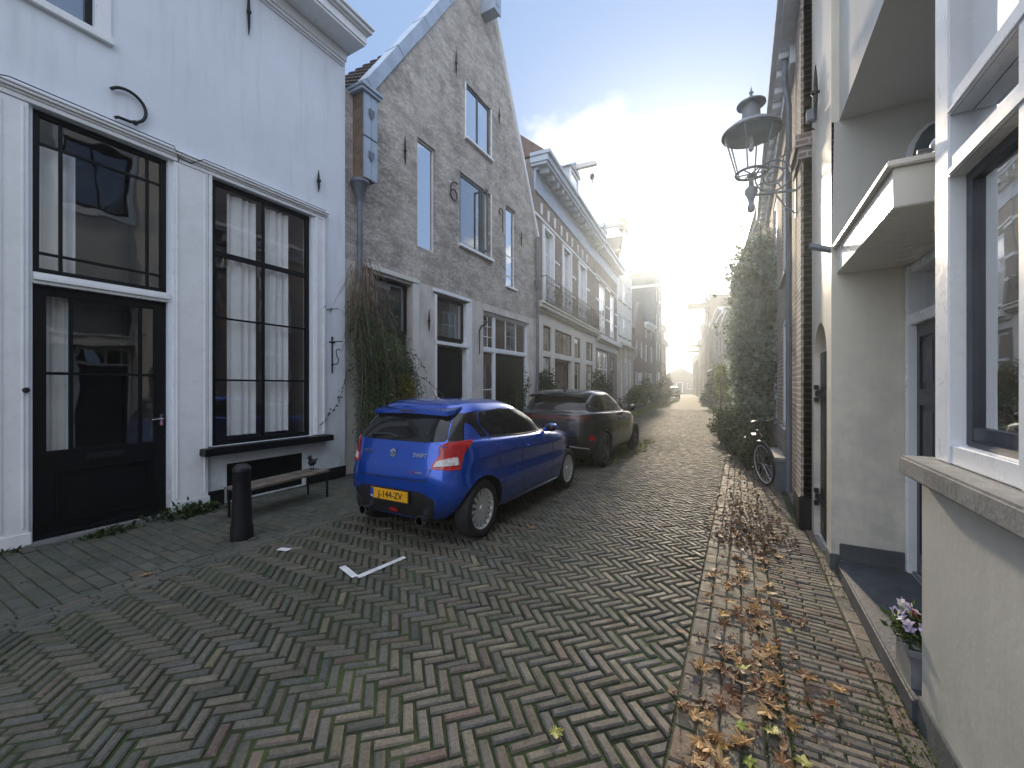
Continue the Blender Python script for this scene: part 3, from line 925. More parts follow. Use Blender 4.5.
cs = MB(); cs.box(-.03, .17, 9.50, 9.53, 5.27, 5.32); cs.box(-.03, .17, 9.50, 9.53, 6.92, 6.97); cs.box(-.03, .01, 9.50, 9.53, 5.32, 6.92); cs.box(.13, .17, 9.50, 9.53, 5.32, 6.92)
oc = part('open_casement', cs, K['slate'], B); cs = MB(); cs.poly([(.01, 9.515, 5.32), (.13, 9.515, 5.32), (.13, 9.515, 6.92), (.01, 9.515, 6.92)]); part('pane', cs, K['glass'], oc)
t = MB(); q = WB['w3']; t.box(-.02, .09, q[0] - .06, q[1] + .08, q[2] - .08, q[2] - .005); t.box(-.1, .02, q[1] + .001, q[1] + .05, q[2], q[3]); part('window_sill', t, K['trim'], B, bevel=.005)
t = MB(); q = WB['w4']; t.box(-.02, .05, q[0] - .03, q[1] + .03, q[2] - .06, q[2] - .004); part('window_sill', t, K['trim'], B, bevel=.005)
# ground floor openings
window(B, 0, -1, 5.60, 6.70, 2.72, 3.76, fw=.05, fmat='black', depth=.12, gmat='glassd', name='transom_window', room='roompale')
bl = MB(); bl.poly([(-.26, 5.62, 2.74), (-.26, 6.68, 2.74), (-.26, 6.68, 3.74), (-.26, 5.62, 3.74)]); part('blind', bl, K['blind'], B)
window(B, 0, -1, 5.60, 6.70, .35, 2.66, vb=(6.15,), hb=(1.5,), fw=.06, fmat='black', depth=.14, gmat='glassd', name='window')
pn = MB(); pn.box(-.2, -.13, 5.58, 6.72, .02, .34); part('kick_panel', pn, K['black'], B)
t = MB(); t.box(-.1, .035, 6.735, 6.93, .0, 3.83); t.box(-.1, .05, 5.40, 6.93, 3.832, 3.93); t.box(-.1, .025, 6.76, 6.80, .1, 3.8); part('window_surround', t, K['offwhite'], B, bevel=.006)
window(B, 0, -1, 7.56, 8.76, 2.74, 3.72, fw=.06, fmat='black', depth=.10, gmat='glassd', name='transom_window', room='roompale', curtains=((8.3, 8.7, 2.8, 3.7),))
panel_door(B, -.12, -1, 7.58, 8.74, .03, 2.55, 'black', [(7.70, 8.62, .25, 1.0), (7.70, 8.62, 1.15, 2.4)])
t = MB(); t.box(-.15, .02, 8.76, 8.82, .03, 3.74); t.box(-.15, .02, 7.5, 7.56, .03, 3.74); t.box(-.15, .03, 7.5, 8.82, 2.58, 2.66); t.box(-.15, .045, 7.42, 8.92, 3.785, 3.86); t.box(-.1, .03, 8.825, 8.98, 0, 3.78); part('door_surround', t, K['trim'], B, bevel=.006)
f3 = MB()
for (a, b, c_, d_) in ((9.56, 12.40, 3.62, 3.70), (9.56, 12.40, 2.58, 2.68), (9.56, 9.64, .02, 2.58), (10.24, 10.34, .02, 2.58), (12.28, 12.40, .02, 2.58), (9.56, 9.64, 2.68, 3.62), (10.24, 10.33, 2.68, 3.62), (12.31, 12.40, 2.68, 3.62)): f3.box(-.16, -.08, a, b, c_, d_)
part('shop_front', f3, K['trim'], B, bevel=.005)
window(B, 0, -1, 9.64, 10.24, 2.68, 3.62, vb=(9.94,), hb=(3.0, 3.3), fw=.03, bw=.022, depth=.10, gmat='glassd', name='transom_window')
window(B, 0, -1, 10.33, 12.31, 2.68, 3.62, vb=(10.98, 11.64), fw=.03, depth=.10, gmat='glassd', name='transom_window', room='roompale')
window(B, 0, -1, 9.64, 10.24, .5, 2.58, hb=(1.5,), fw=.03, depth=.10, gmat='glassd', name='window')
gd = MB()
for i in range(13): gd.box(-.22, -.16, 10.34 + i * .1495, 10.34 + (i + 1) * .1495 - .006, .03, 2.4 - .0)
gd.box(-.225, -.165, 10.34, 12.28, 2.4, 2.58)
part('garage_door', gd, K['black'], B, bevel=.003)
for i, (yy, zz, ln) in enumerate(((6.49, 6.55, .62), (8.27, 9.62, .62), (10.36, 9.5, .5), (11.75, 6.35, .5), (7.25, 3.08, .5))): anchor_straight(B, 0, yy, zz, ln)
am = MB(); am.tube(scroll((8.17, 6.30), .13, R(60), R(420), 20, x=.04), .016, 7); am.tube([(.04, 8.06, 6.36)] + scroll((8.25, 6.42), .21, R(175), R(75), 8, x=.04), .016, 7); part('wall_anchor', am, K['iron'], B, smooth=True)
am = MB(); am.tube([(.04, 10.55, 6.15), (.04, 10.55, 6.70)] + scroll((10.46, 6.72), .10, R(0), R(250), 14, x=.04), .016, 7); part('wall_anchor', am, K['iron'], B, smooth=True)
am = MB(); am.tube([(.04, 9.30, 2.45), (.04, 9.31, 3.1), (.06, 9.36, 3.22), (.12, 9.46, 3.26), (.16, 9.5, 3.36)], [.012, .02, .024, .024, .015], 7); part('wall_anchor', am, K['iron'], B, smooth=True)

# ------------------------------------------------------------------ balcony house pair with hoist dormers
def dormer(par, s, zb, inw, beam=1.0, mat='zinc', w_=1.1, h_=1.7, x0=.0):
    d = MB()
    d.box(x0, -1.9 - .8, s - w_ / 2, s + w_ / 2, zb, zb + h_)
    d.prism([(s - w_ / 2 - .12, zb + h_), (s + w_ / 2 + .12, zb + h_), (s, zb + h_ + .5)], 'x', x0 + .12, -3.2)
    o = part('dormer', d, K[mat], par, bevel=.01)
    f = MB(); f.box(x0, x0 + .05, s - w_ / 2 + .02, s - w_ / 2 + .14, zb, zb + h_); f.box(x0, x0 + .05, s + w_ / 2 - .14, s + w_ / 2 - .02, zb, zb + h_); f.box(x0, x0 + .05, s - w_ / 2 + .14, s + w_ / 2 - .14, zb + h_ - .15, zb + h_); f.box(x0, x0 + .05, s - w_ / 2 + .14, s + w_ / 2 - .14, zb, zb + .12)
    part('frame', f, K['trim'], o)
    g_ = MB(); g_.poly([(x0 + .012, s - w_ / 2 + .14, zb + .12), (x0 + .012, s + w_ / 2 - .14, zb + .12), (x0 + .012, s + w_ / 2 - .14, zb + h_ - .15), (x0 + .012, s - w_ / 2 + .14, zb + h_ - .15)])
    part('pane', g_, K['mirror'], o)
    b_ = MB(); zz = zb + h_ + .12
    b_.prism([(x0 - .3, zz), (beam, zz + .02), (beam, zz + .16), (beam - .1, zz + .22), (x0 - .3, zz + .22)], 'y', s - .09, s + .09)
    bo_ = part('hoist_beam', b_, K['offwhite'], par, bevel=.01)
    return zz

CO, CR = (-6.3, 12.97, 0), R(4.3)
C1 = thing('balcony_house', 'brown brick house with white shopfront, long iron balcony and heavy grey cornice', 'house', CO, CR)
w = MB()
up1 = [(.80, 2.05, 4.75, 7.55), (3.15, 4.45, 4.75, 7.55), (5.65, 7.05, 4.75, 7.55)]
wall(w, 0, -1, 4.0, 9.0, 0, 9.05, up1, .2)
w.poly([(0, 0, 0), (-9, 0, 0), (-9, 0, 9.6), (0, 0, 9.6)]); w.poly([(-9, 0, 0), (-9, 9.05, 0), (-9, 9.05, 9.6), (-9, 0, 9.6)])
part('wall', w, K['brick'], C1)
c = MB()
c.box(-.1, .06, 0, 9.05, 8.45, 9.15); c.box(-.1, .16, 0, 9.05, 9.15, 9.24); c.box(-.1, .5, -.1, 9.05, 9.24, 9.34); c.box(-.1, .56, -.14, 9.05, 9.34, 9.55); c.box(-.1, .64, -.18, 9.05, 9.55, 9.68)
for i in range(16): c.box(.16, .44, .15 + i * .58, .30 + i * .58, 9.06, 9.238)
part('cornice', c, K['zinc'], C1, bevel=.008)
t = MB()
t.box(-.02, .045, 0, 9.05, 7.62, 7.72)
for (a, b, _, _) in up1:
    m_ = (a + b) / 2
    for yy in (m_, a - .12, b + .12):
        t.prism([(yy - .06, 7.85), (yy + .06, 7.85), (yy + .09, 8.25), (yy - .09, 8.25)], 'x', -.02, .04)
    for zz in (6.5, 5.6): t.box(-.02, .03, b + .16, b + .75, zz, zz + .10)
part('stone_band', t, K['white'], C1, bevel=.004)
for (a, b, z0, z1) in up1:
    t = MB(); t.box(-.18, .06, a, a + .11, z0, z1); t.box(-.18, .06, b - .11, b, z0, z1); t.box(-.18, .05, a + .11, b - .11, z1 - .1, z1)
    part('window_surround', t, K['trim'], C1, bevel=.006)
    window(C1, 0, -1, a + .11, b - .11, z0, z1 - .1, vb=(((a + b) / 2, .07),), hb=((6.65, .07),), fw=.06, depth=.09, gmat='glassd', curtains=((a + .2, a + .5, 4.8, 6.6),))
sf = MB()
sf.box(-.1, .16, .05, 9.05, 4.30, 4.38); sf.box(-.1, .28, .02, 9.05, 4.38, 4.50); sf.box(-.1, .34, 0, 9.05, 4.50, 4.58); sf.box(-.15, .03, .1, 9.05, 3.86, 4.30)
for (a, b) in ((.15, .78), (1.72, 2.12), (4.52, 4.88), (5.98, 6.95), (8.5, 9.05)): sf.box(-.15, .045, a, b, 0, 3.86); sf.box(-.1, .06, a + .04, b - .04, 0, .5); sf.box(-.1, .06, a + .03, b - .03, 3.70, 3.8)
for (a, b) in ((.78, 1.72), (2.12, 4.52), (4.88, 5.98), (6.95, 8.5)): sf.box(-.15, .02, a, b, 2.70, 2.92)
for (a, b) in ((.78, 1.72), (4.88, 5.98), (6.95, 8.5)): sf.box(-.15, .02, a, b, 0, .7)
part('shop_front', sf, K['creamtrim'], C1, bevel=.006)
for (a, b) in ((.78, 1.72), (2.12, 4.52), (4.88, 5.98), (6.95, 8.5)):
    window(C1, 0, -1, a, b, 2.92, 3.86, vb=((a + b) / 2,) if b - a > 1.2 else (), fw=.05, depth=.02, gmat='glass', name='transom_window', room='roomwarm', fmat='brown')
    if a != 2.12: window(C1, 0, -1, a, b, .7, 2.70, fw=.05, depth=.02, gmat='glassd', name='shop_window', fmat='brown')
d = MB()
for (a, b) in ((2.14, 3.31), (3.33, 4.50)):
    d.box(-.3, -.24, a, a + .16, .03, 2.64); d.box(-.3, -.24, b - .16, b, .03, 2.64); d.box(-.3, -.24, a + .16, b - .16, 2.48, 2.64); d.box(-.3, -.24, a + .16, b - .16, .03, .8)
d.box(-.34, -.31, 2.1, 4.54, .0, 2.66)
part('double_door', d, K['brown'], C1, bevel=.006)
rl = MB()
rl.box(.02, .36, .3, 8.6, 4.582, 4.64)
for yy in np.arange(.32, 8.6, .14): rl.tube([(.33, yy, 4.64), (.33, yy, 5.5)], .010, 4)
for zz in (4.75, 5.3, 5.52): rl.tube([(.33, .32, zz), (.33, 8.58, zz)], .014, 4)
for yy in (.32, 8.58): rl.tube([(.02, yy, 5.5), (.33, yy, 5.5)], .014, 4)
for i, yy in enumerate(np.arange(.32, 8.4, 2.06)):
    for k_ in range(4): rl.tube(scroll((yy + .28 + k_ * .5, 5.02), (.04, .18), 0, 7.5, 12, x=.33), .010, 4)
part('balcony_railing', rl, K['iron'], C1)
rf = MB(); rf.prism([(.5, 9.685), (-2.6, 12.2), (-9, 9.685)], 'y', 0, 9.05); part('roof', rf, K['tilered'], C1)
zz = dormer(C1, 4.9, 9.69, -1, beam=1.05, w_=1.35, h_=1.65)
pl_b = thing('pulley_block', 'old pulley block hanging from the first hoist beam above the cornice', 'pulley', (-6.3 - 4.9 * math.sin(CR) + .85 * math.cos(CR), 12.97 + 4.9 * math.cos(CR) + .85 * math.sin(CR), zz))
m = MB(); m.tube([(0, 0, .02), (0, 0, -.34)], .012, 6); part('rope', m, K['iron'], pl_b)
m = MB(); m.lathe([(.0, -.62), (.05, -.6), (.11, -.48), (.08, -.36), (.03, -.33), (0, -.33)], 10); m.tube([(0, 0, -.6), (0, .03, -.7), (0, 0, -.76), (0, -.05, -.72)], .018, 6); part('block', m, K['iron'], pl_b, smooth=True)

C2 = thing('narrow_brick_house', 'narrow brown brick house with white bands and a smaller hoist dormer beside the balcony house', 'house', (CO[0] - 9.09 * math.sin(CR), CO[1] + 9.09 * math.cos(CR), 0), CR)
w = MB(); up2 = [(.95, 2.7, 4.75, 7.5), (4.1, 5.5, 4.75, 7.5)]; dn2 = [(.4, 3.4, .8, 3.65), (4.2, 5.2, .02, 3.4)]
wall(w, 0, -1, 0, 9.0, 0, 6.4, up2 + dn2, .2)
w.poly([(0, 6.4, 0), (-9, 6.4, 0), (-9, 6.4, 9.6), (0, 6.4, 9.6)])
part('wall', w, K['brick'], C2)
t = MB()
for z_ in (7.55, 6.4, 5.6):
    for (a, b) in ((0, .9), (2.75, 4.05), (5.55, 6.4)): t.box(-.02, .04, a, b, z_, z_ + .11)
t.box(-.02, .045, 0, 6.4, 7.75, 7.83)
part('stone_band', t, K['white'], C2, bevel=.004)
c = MB(); c.box(-.1, .06, 0, 6.4, 8.5, 9.1); c.box(-.1, .16, 0, 6.4, 9.1, 9.24); c.box(-.1, .46, 0, 6.5, 9.24, 9.5); c.box(-.1, .55, 0, 6.55, 9.5, 9.62); part('cornice', c, K['zinc'], C2, bevel=.008)
c = MB(); c.box(-.1, .2, 0, 6.4, 4.1, 4.2); c.box(-.1, .34, 0, 6.45, 4.2, 4.45); c.box(-.1, .06, 0, 6.4, 3.75, 4.1); part('shop_cornice', c, K['offwhite'], C2, bevel=.008)
for (a, b, z0, z1) in up2: window(C2, 0, -1, a, b, z0, z1, vb=((a + b) / 2,), hb=((6.6, .06),), fw=.09, depth=.03, gmat='glass', curtains=((a + .15, b - .15, z0 + .1, z1 - .1),))
window(C2, 0, -1, *dn2[0], vb=(1.4, 2.4), hb=((2.6, .09),), fw=.1, depth=.06, gmat='glassd', name='shop_window', room='roompale')
panel_door(C2, -.14, -1, 4.2, 5.2, .02, 2.6, 'green', [(4.35, 5.05, .3, 1.1), (4.35, 5.05, 1.3, 2.4)])
window(C2, 0, -1, 4.2, 5.2, 2.66, 3.4, fw=.06, depth=.08, gmat='glassd', name='fanlight')
rf = MB(); rf.prism([(.4, 9.62), (-2.6, 11.6), (-9, 9.62)], 'y', 0, 6.4); part('roof', rf, K['tilered'], C2)
dormer(C2, 2.1, 9.63, -1, beam=1.15, w_=1.15, h_=1.2)

# ------------------------------------------------------------------ generic row houses farther down the street
def row_house(name, label, O, rz, wd, H, wmat, inw, rows, cols, door=None, roof='ridge', rh=2.5, rmat='tile', depth=9, cornice='trim', gable=None, dmat='green', fmat='trim', side=True, bars=True, sillm='stone', glass='glassd'):
    h = thing(name, label, 'house', (O[0], O[1], 0), rz)
    w = MB(); hs = []
    for (z0, z1) in rows:
        for (a, b) in cols:
            if door and z0 < 1.5 and not (b < door[0] - .05 or a > door[1] + .05): continue
            hs.append((a, b, z0, z1))
    wins = list(hs)
    if door: hs.append((door[0], door[1], .02, door[2]))
    zt = H
    if gable == 'triangle':
        L_ = lambda z: 0 if z <= H else (z - H) / rh * (wd / 2 - .3)
        R_ = lambda z: wd if z <= H else wd - (z - H) / rh * (wd / 2 - .3)
        wall(w, 0, inw, 0, H + rh, L_, R_, hs, .15, breaks=(H,))
    elif gable == 'neck':
        nk = [0, .9, 1.0, 1.55, 1.6, 2.0]
        def off(z):
            t = z - H
            if t <= 0: return 0
            q = t / rh
            base = [0, .55, .75, 1.35, 1.45, 1.75, 1.9, 1.9]
            i = min(6, int(q * 7)); f_ = q * 7 - i
            return (base[i] * (1 - f_) + base[i + 1] * f_) * wd / 5.1
        wall(w, 0, inw, 0, H + rh, off, lambda z: wd - off(z), hs, .15, breaks=[H + rh * i / 14 for i in range(15)])
    else:
        wall(w, 0, inw, 0, H, 0, wd, hs, .15)
    xb = inw * depth
    for yy in (0, wd): w.poly([(0, yy, 0), (xb, yy, 0), (xb, yy, H), (0, yy, H)])
    w.poly([(xb, 0, 0), (xb, wd, 0), (xb, wd, H), (xb, 0, H)])
    part('wall', w, K[wmat], h)
    for (a, b, z0, z1) in wins:
        fo = window(h, 0, inw, a, b, z0, z1, vb=((a + b) / 2,) if bars else (), hb=(z0 + (z1 - z0) * .62,) if bars else (), fw=.08, bw=.045, fmat=fmat, depth=.05, gmat=glass)
        if sillm:
            s_ = MB(); s_.box(inw * .03, -inw * .06, a - .08, b + .08, z0 - .08, z0 - .003); part('sill', s_, K[sillm], fo)
    if door:
        panel_door(h, inw * .10, inw, door[0] + .06, door[1] - .06, .02, min(door[2], 2.3), dmat, [(door[0] + .2, door[1] - .2, .3, 1.0), (door[0] + .2, door[1] - .2, 1.2, 2.1)])
        f_ = MB(); f_.box(inw * .14, -inw * .03, door[0] - .08, door[0] + .06, 0, door[2]); f_.box(inw * .14, -inw * .03, door[1] - .06, door[1] + .08, 0, door[2]); f_.box(inw * .14, -inw * .04, door[0] + .06, door[1] - .06, door[2] - .1, door[2])
        if door[2] > 2.5: f_.box(inw * .14, inw * .08, door[0] + .06, door[1] - .06, 2.3, 2.38)
        part('door_frame', f_, K['trim'], h, bevel=.005)
        if door[2] > 2.5:
            g_ = MB(); xg = inw * .11; g_.poly([(xg, door[0] + .06, 2.38), (xg, door[1] - .06, 2.38), (xg, door[1] - .06, door[2] - .1), (xg, door[0] + .06, door[2] - .1)]); part('fanlight', g_, K['mirror'], h)
    if cornice:
        c_ = MB()
        ztop = H if not gable else None
        if ztop:
            c_.box(inw * .1, -inw * .10, 0, wd, H - .45, H - .18); c_.box(inw * .1, -inw * .3, 0, wd, H - .18, H - .05); c_.box(inw * .1, -inw * .38, 0, wd, H - .05, H + .06)
            part('cornice', c_, K[cornice], h, bevel=.008)
    r_ = MB()
    if roof == 'ridge':
        r_.prism([(-inw * .25 if not gable else inw * .2, H + .065), (inw * depth / 2, H + rh), (xb, H + .065)], 'y', .0, wd)
    elif roof == 'gable':
        r_.prism([(0.06, H - .02), (wd / 2, H + rh - .25), (wd - .06, H - .02)], 'x', inw * .16, xb)
    else:
        r_.box(inw * .02, xb, 0.02, wd - .02, H - .3, H - .1)
    part('roof', r_, K[rmat], h)
    if gable == 'triangle':
        e_ = MB()
        L0, L1 = (0, H), (wd / 2 - .3, H + rh)
        slopebox(e_, (-.05, H - .05), (wd / 2 - .28, H + rh + .05), 1, inw * .25, -inw * .05, .12)
        slopebox(e_, (wd + .05, H - .05), (wd / 2 + .28, H + rh + .05), -1, inw * .25, -inw * .05, .12)
        part('coping', e_, K['stone'], h)
    if gable == 'neck':
        e_ = MB()
        cy = wd / 2
        e_.box(inw * .3, -inw * .06, cy - .75, cy + .75, H + rh, H + rh + .14); e_.box(inw * .3, -inw * .12, cy - .85, cy + .85, H + rh + .14, H + rh + .24)
        e_.box(inw * .3, -inw * .06, cy - .4, cy + .4, H + rh + .24, H + rh + .75); e_.box(inw * .3, -inw * .1, cy - .5, cy + .5, H + rh + .75, H + rh + .9)
        for sg in (-1, 1):
            e_.box(inw * .28, -inw * .06, cy + sg * (wd / 2) - sg * .02, cy + sg * (wd / 2 - .55), H - .02, H + .16)
            e_.box(inw * .28, -inw * .06, cy + sg * (wd / 2 - .62), cy + sg * (wd / 2 - 1.2), H + rh * .32, H + rh * .32 + .16)
        part('gable_trim', e_, K['sand'], h, bevel=.01)
    return h

# left side
D1 = row_house('neck_gable_house', 'white plastered house with ornamental neck gable between the brick houses and the dark tall house', (-7.48, 28.42), R(1.5), 5.1, 10.2, 'offwhite', -1, [(5.2, 6.7), (7.7, 9.2)], [(.5, 1.4), (2.0, 3.1), (3.7, 4.6)], None, 'gable', 2.9, gable='neck', glass='glassd')
c = MB(); c.box(-.05, .3, .05, 5.05, 4.3, 4.45); c.box(-.05, .42, 0, 5.1, 4.45, 4.62)
for yy in (.15, 1.5, 3.3, 4.65): c.box(-.05, .26, yy, yy + .3, 3.6, 4.3); c.box(-.05, .16, yy + .02, yy + .28, 0, 3.6)
part('shop_cornice', c, K['sand'], D1, bevel=.01)
window(D1, .02, -1, .5, 1.45, .7, 3.4, fw=.09, depth=-.02, gmat='glassd', name='shop_window', room=None); window(D1, .02, -1, 1.85, 3.25, .1, 3.4, vb=(2.55,), hb=(2.5,), fw=.09, depth=-.02, gmat='glassd', name='shop_window', room=None); window(D1, .02, -1, 3.65, 4.6, .7, 3.4, fw=.09, depth=-.02, gmat='glassd', name='shop_window', room=None)
row_house('low_gable_house', 'low brown brick house with plain gable in front of the dark tall house', (-7.42, 33.55), R(-.5), 3.8, 6.2, 'brick3', -1, [(.9, 2.8), (4.0, 5.4)], [(.5, 1.3), (2.4, 3.2)], (1.45, 2.3, 2.7), 'gable', 2.3, gable='triangle', rmat='tile')
row_house('low_striped_house', 'low red brick house with light bands beside the dark tall house', (-7.39, 37.4), R(-.8), 4.0, 7.2, 'brick', -1, [(.9, 2.8), (3.8, 5.3), (5.9, 6.7)], [(.4, 1.2), (2.7, 3.5)], (1.5, 2.3, 2.7), 'ridge', 1.2)
F1 = row_house('tall_dark_house', 'tall dark slate sided house rising above the low houses on the left', (-7.15, 41.5), R(3), 5, 12.6, 'slate', -1, [(1, 3), (4.2, 6), (7.2, 8.8), (9.8, 11.2)], [(.6, 1.6), (3.2, 4.2)], (1.9, 2.9, 3.0), 'ridge', .9, depth=11)
m = MB(); m.box(-2.6, .35, -.06, -.002, 11.2, 11.45); m.box(-3, .25, -.10, 5, 12.62, 12.8); part('roof_edge', m, K['offwhite'], F1)
m = MB(); m.prism([(0, 10.0), (1.2, 10.02), (1.2, 10.2), (0, 10.25)], 'y', 2.3, 2.5); part('hoist_beam', m, K['offwhite'], F1)
row_house('yellow_house', 'yellowish plastered house just beyond the dark tall house', (-7.5, 46.6), R(5.5), 6.5, 8.3, 'yellowp', -1, [(1, 3), (4.2, 6), (6.6, 7.6)], [(.5, 1.5), (2.6, 3.6), (4.9, 5.9)], (3.7, 4.6, 2.9), 'ridge', 1.6, rmat='tilered')
row_house('pink_house', 'pinkish house with red roof far down the left side of the street', (-8.15, 53.2), R(7), 8, 7.2, 'pinkp', -1, [(1, 3), (4.2, 6)], [(.6, 1.6), (3, 4), (5.6, 6.6)], (4.3, 5.2, 2.9), 'ridge', 2.0, rmat='tilered')
row_house('small_white_house', 'small white house with pitched gable near the far end of the street', (-9.2, 61.4), R(12), 6, 3.6, 'offwhite', -1, [(1, 2.4), (3.8, 4.8)], [(1, 1.9), (3.9, 4.8)], (2.4, 3.3, 2.4), 'gable', 3.2, gable='triangle', rmat='tilered')
row_house('terrace_house', 'long ochre terrace house closing the view on the left', (-10.5, 67.6), R(10), 16, 6.2, 'yellowp', -1, [(1, 2.8), (3.8, 5.4)], [(1, 2), (4, 5), (7, 8), (10, 11), (13, 14)], (5.5, 6.4, 2.5), 'ridge', 2.4, rmat='tilered', sillm=None)
row_house('end_house', 'brown gabled house closing the end of the street', (-16.5, 100), R(-82), 9, 3.2, 'brick3', -1, [(.9, 2.3)], [(1, 2.2), (6, 7.2)], (3.8, 5, 2.4), 'gable', 2.4, gable='triangle', rmat='tilered', sillm=None)
# right side
R3 = row_house('ivy_house', 'brown brick house behind the big climbing ivy on the right', (.72, 13.05), R(4.3), 11.9, 6.4, 'brick3', 1, [(.9, 2.8), (3.6, 5.4)], [(.8, 1.9), (3.4, 4.5), (6, 7.1), (9.2, 10.3)], (7.6, 8.6, 2.9), 'ridge', 2.6)
S2 = row_house('white_corner_house', 'white house with cornice whose plain side wall faces up the street on the right', (-.30, 25.2), R(5), 8.6, 5.7, 'offwhite', 1, [(.9, 2.6), (3.6, 5.0)], [(.6, 1.6), (2.6, 3.6), (6.2, 7.2)], (4.4, 5.3, 2.7), 'ridge', 1.2, fmat='trim')
S3 = row_house('shop_house', 'grey brick shop house with blue awning on the right', (-1.1, 34), R(7), 10, 7.4, 'brick2', 1, [(.8, 2.9), (4.0, 5.4), (6, 6.9)], [(.6, 2.2), (3.2, 4.8), (7, 8.8)], (5.4, 6.4, 2.9), 'ridge', 2.2)
m = MB(); m.prism([(-1.0, 2.7), (-1.0, 2.6), (0, 3.0), (0, 3.3)], 'y', .4, 4.8); part('awning', m, K['bluepaint'], S3)
S4 = row_house('tall_brick_house', 'tall dark brick house with projecting hoist beam far down the right side', (-2.65, 44.2), R(7), 7, 10.4, 'brick3', 1, [(1, 3), (4, 5.8), (6.8, 8.2), (8.8, 9.9)], [(.6, 1.6), (3, 4), (5.2, 6.2)], (4.2, 5.0, 2.8), 'flat', 1)
m = MB(); m.box(-1.9, .05, .5, .85, 9.3, 9.8); part('hoist_beam', m, K['brown'], S4)
m = MB(); m.box(-.05, .25, -.1, 7, 10.4, 10.6); m.box(-.05, .4, 0.4, .9, 10.6, 11); part('parapet', m, K['stone'], S4)
row_house('red_house', 'reddish house with cream window frames beyond the tall brick house', (-3.55, 51.4), R(7), 7, 8.6, 'pinkp', 1, [(1, 3), (4, 5.8), (6.6, 7.9)], [(.6, 1.6), (3, 4), (5.2, 6.2)], (1.9, 2.8, 2.8), 'ridge', 1.8, rmat='tilered')
H6 = row_house('ochre_house', 'ochre house with two hoist beams near the far end on the right', (-4.45, 58.6), R(7), 9, 7.6, 'yellowp', 1, [(1, 3), (4, 5.8)], [(.6, 1.6), (3, 4), (6.2, 7.2)], (4.6, 5.5, 2.8), 'ridge', 1.8)
m = MB(); m.box(-1.5, .05, 1, 1.2, 6.8, 7.05); part('hoist_beam', m, K['brown'], H6); m = MB(); m.box(-1.5, .05, 7, 7.2, 6.5, 6.75); part('hoist_beam', m, K['brown'], H6)
row_house('far_row_house', 'long brick house farthest down the right side of the street', (-5.6, 68), R(8), 16, 6.2, 'brick3', 1, [(1, 3), (3.8, 5.4)], [(1, 2), (4, 5), (8, 9), (12, 13)], (5.6, 6.5, 2.7), 'ridge', 2.0, sillm=None)

# ------------------------------------------------------------------ cream house on the right with bay window, canopy porch and gate arch
R1 = thing('cream_house', 'cream plastered house on the right with big white framed window and deep porch', 'house', (.75, 0, 0))
w = MB()
w.box(0, .5, -.80, 2.64, .13, 1.17)
wall(w, 0, 1, 0, 8.2, -4, -.80, [], .1); 
w.box(.0, .3, -.80, 2.62, 4.25, 8.2)
wall(w, 0, 1, 3.9, 8.2, 2.62, 4.5, [(3.15, 4.3, 5.7, 7.25)], .12)
# porch: back wall with door opening, upper recess
wall(w, .45, 1, 0.0, 2.6, 2.6, 4.5, [(3.42, 4.485, .1, 2.56)], .12)
w.poly([(-.055, 4.5, 2.8), (.95, 4.5, 2.8), (.95, 4.5, 3.9), (-.035, 4.5, 3.9)]); w.poly([(.95, 2.6, 2.8), (.95, 4.5, 2.8), (.95, 4.5, 3.9), (.95, 2.6, 3.9)])
w.poly([(0, 2.6, 3.9), (.95, 2.6, 3.9), (.95, 4.5, 3.9), (0, 4.5, 3.9)])
w.poly([(8, -4, 0), (8, 5.6, 0), (8, 5.6, 8.2), (8, -4, 8.2)]); w.poly([(0, -4, 0), (8, -4, 0), (8, -4, 8.2), (0, -4, 8.2)]); w.poly([(0, -4, 8.2), (8, -4, 8.2), (8, 5.6, 8.2), (0, 5.6, 8.2)])
w.poly([(.16, 2.6, .1), (.46, 2.6, .1), (.46, 2.6, 2.6), (.16, 2.6, 2.6)])
part('wall', w, K['cream'], R1)
w = MB()
# gate wall beyond the porch
ar = lambda z, s_: 5.085 + s_ * (.365 if z < 1.86 else .365 * math.sqrt(max(0, 1 - ((z - 1.86) / .365) ** 2)))
wall(w, -.055, 1, 0, 8.2, 4.5, 5.62, [(lambda z: ar(z, -1), lambda z: ar(z, 1), .0, 2.2249, [0, 1.86] + [1.86 + .3649 * math.sin(PI / 2 * i / 12) for i in range(1, 13)])], .15)
w.poly([(-.055, 4.5, 0), (.62, 4.5, 0), (.62, 4.5, 2.8), (-.055, 4.5, 2.8)]); w.poly([(-.055, 4.5, 3.9), (.3, 4.5, 3.9), (.3, 4.5, 8.2), (-.055, 4.5, 8.2)])
part('gate_wall', w, K['sunwall'], R1)
m = MB(); m.box(-.012, .3, -4, 2.652, -.03, .13); m.box(-.067, -.0, 4.488, 4.69, -.03, .14); m.box(.0, .44, 4.47, 4.496, .1, .24); part('plinth', m, K['greyplinth'], R1, bevel=.004)
m = MB(); m.box(-.03, .45, 2.653, 4.46, -.03, .10); part('porch_step', m, K['slab'], R1, bevel=.01)
m = MB(); m.box(-.07, .3, -4, 2.70, 1.172, 1.262); part('window_sill', m, K['stone'], R1, bevel=.01)
m = MB()
for (a, b) in ((2.47, 2.61), (1.86, 1.96), (.70, .80), (-.36, -.26), (-.80, -.68)): m.box(.035, .116, a, b, 1.264, 4.25)
m.box(.04, .114, -.68, 2.47, 1.264, 1.35); m.box(.04, .114, -.68, 2.47, 2.50, 2.585); m.box(.04, .114, -.68, 2.47, 2.765, 2.85); m.box(.04, .114, -.68, 2.47, 4.15, 4.25)
m.box(.028, .05, -.68, 2.47, 2.50, 2.53); m.box(.028, .05, -.68, 2.47, 2.765, 2.79)
bay = part('bay_window', m, K['trim'], R1, bevel=.006)
m = MB()
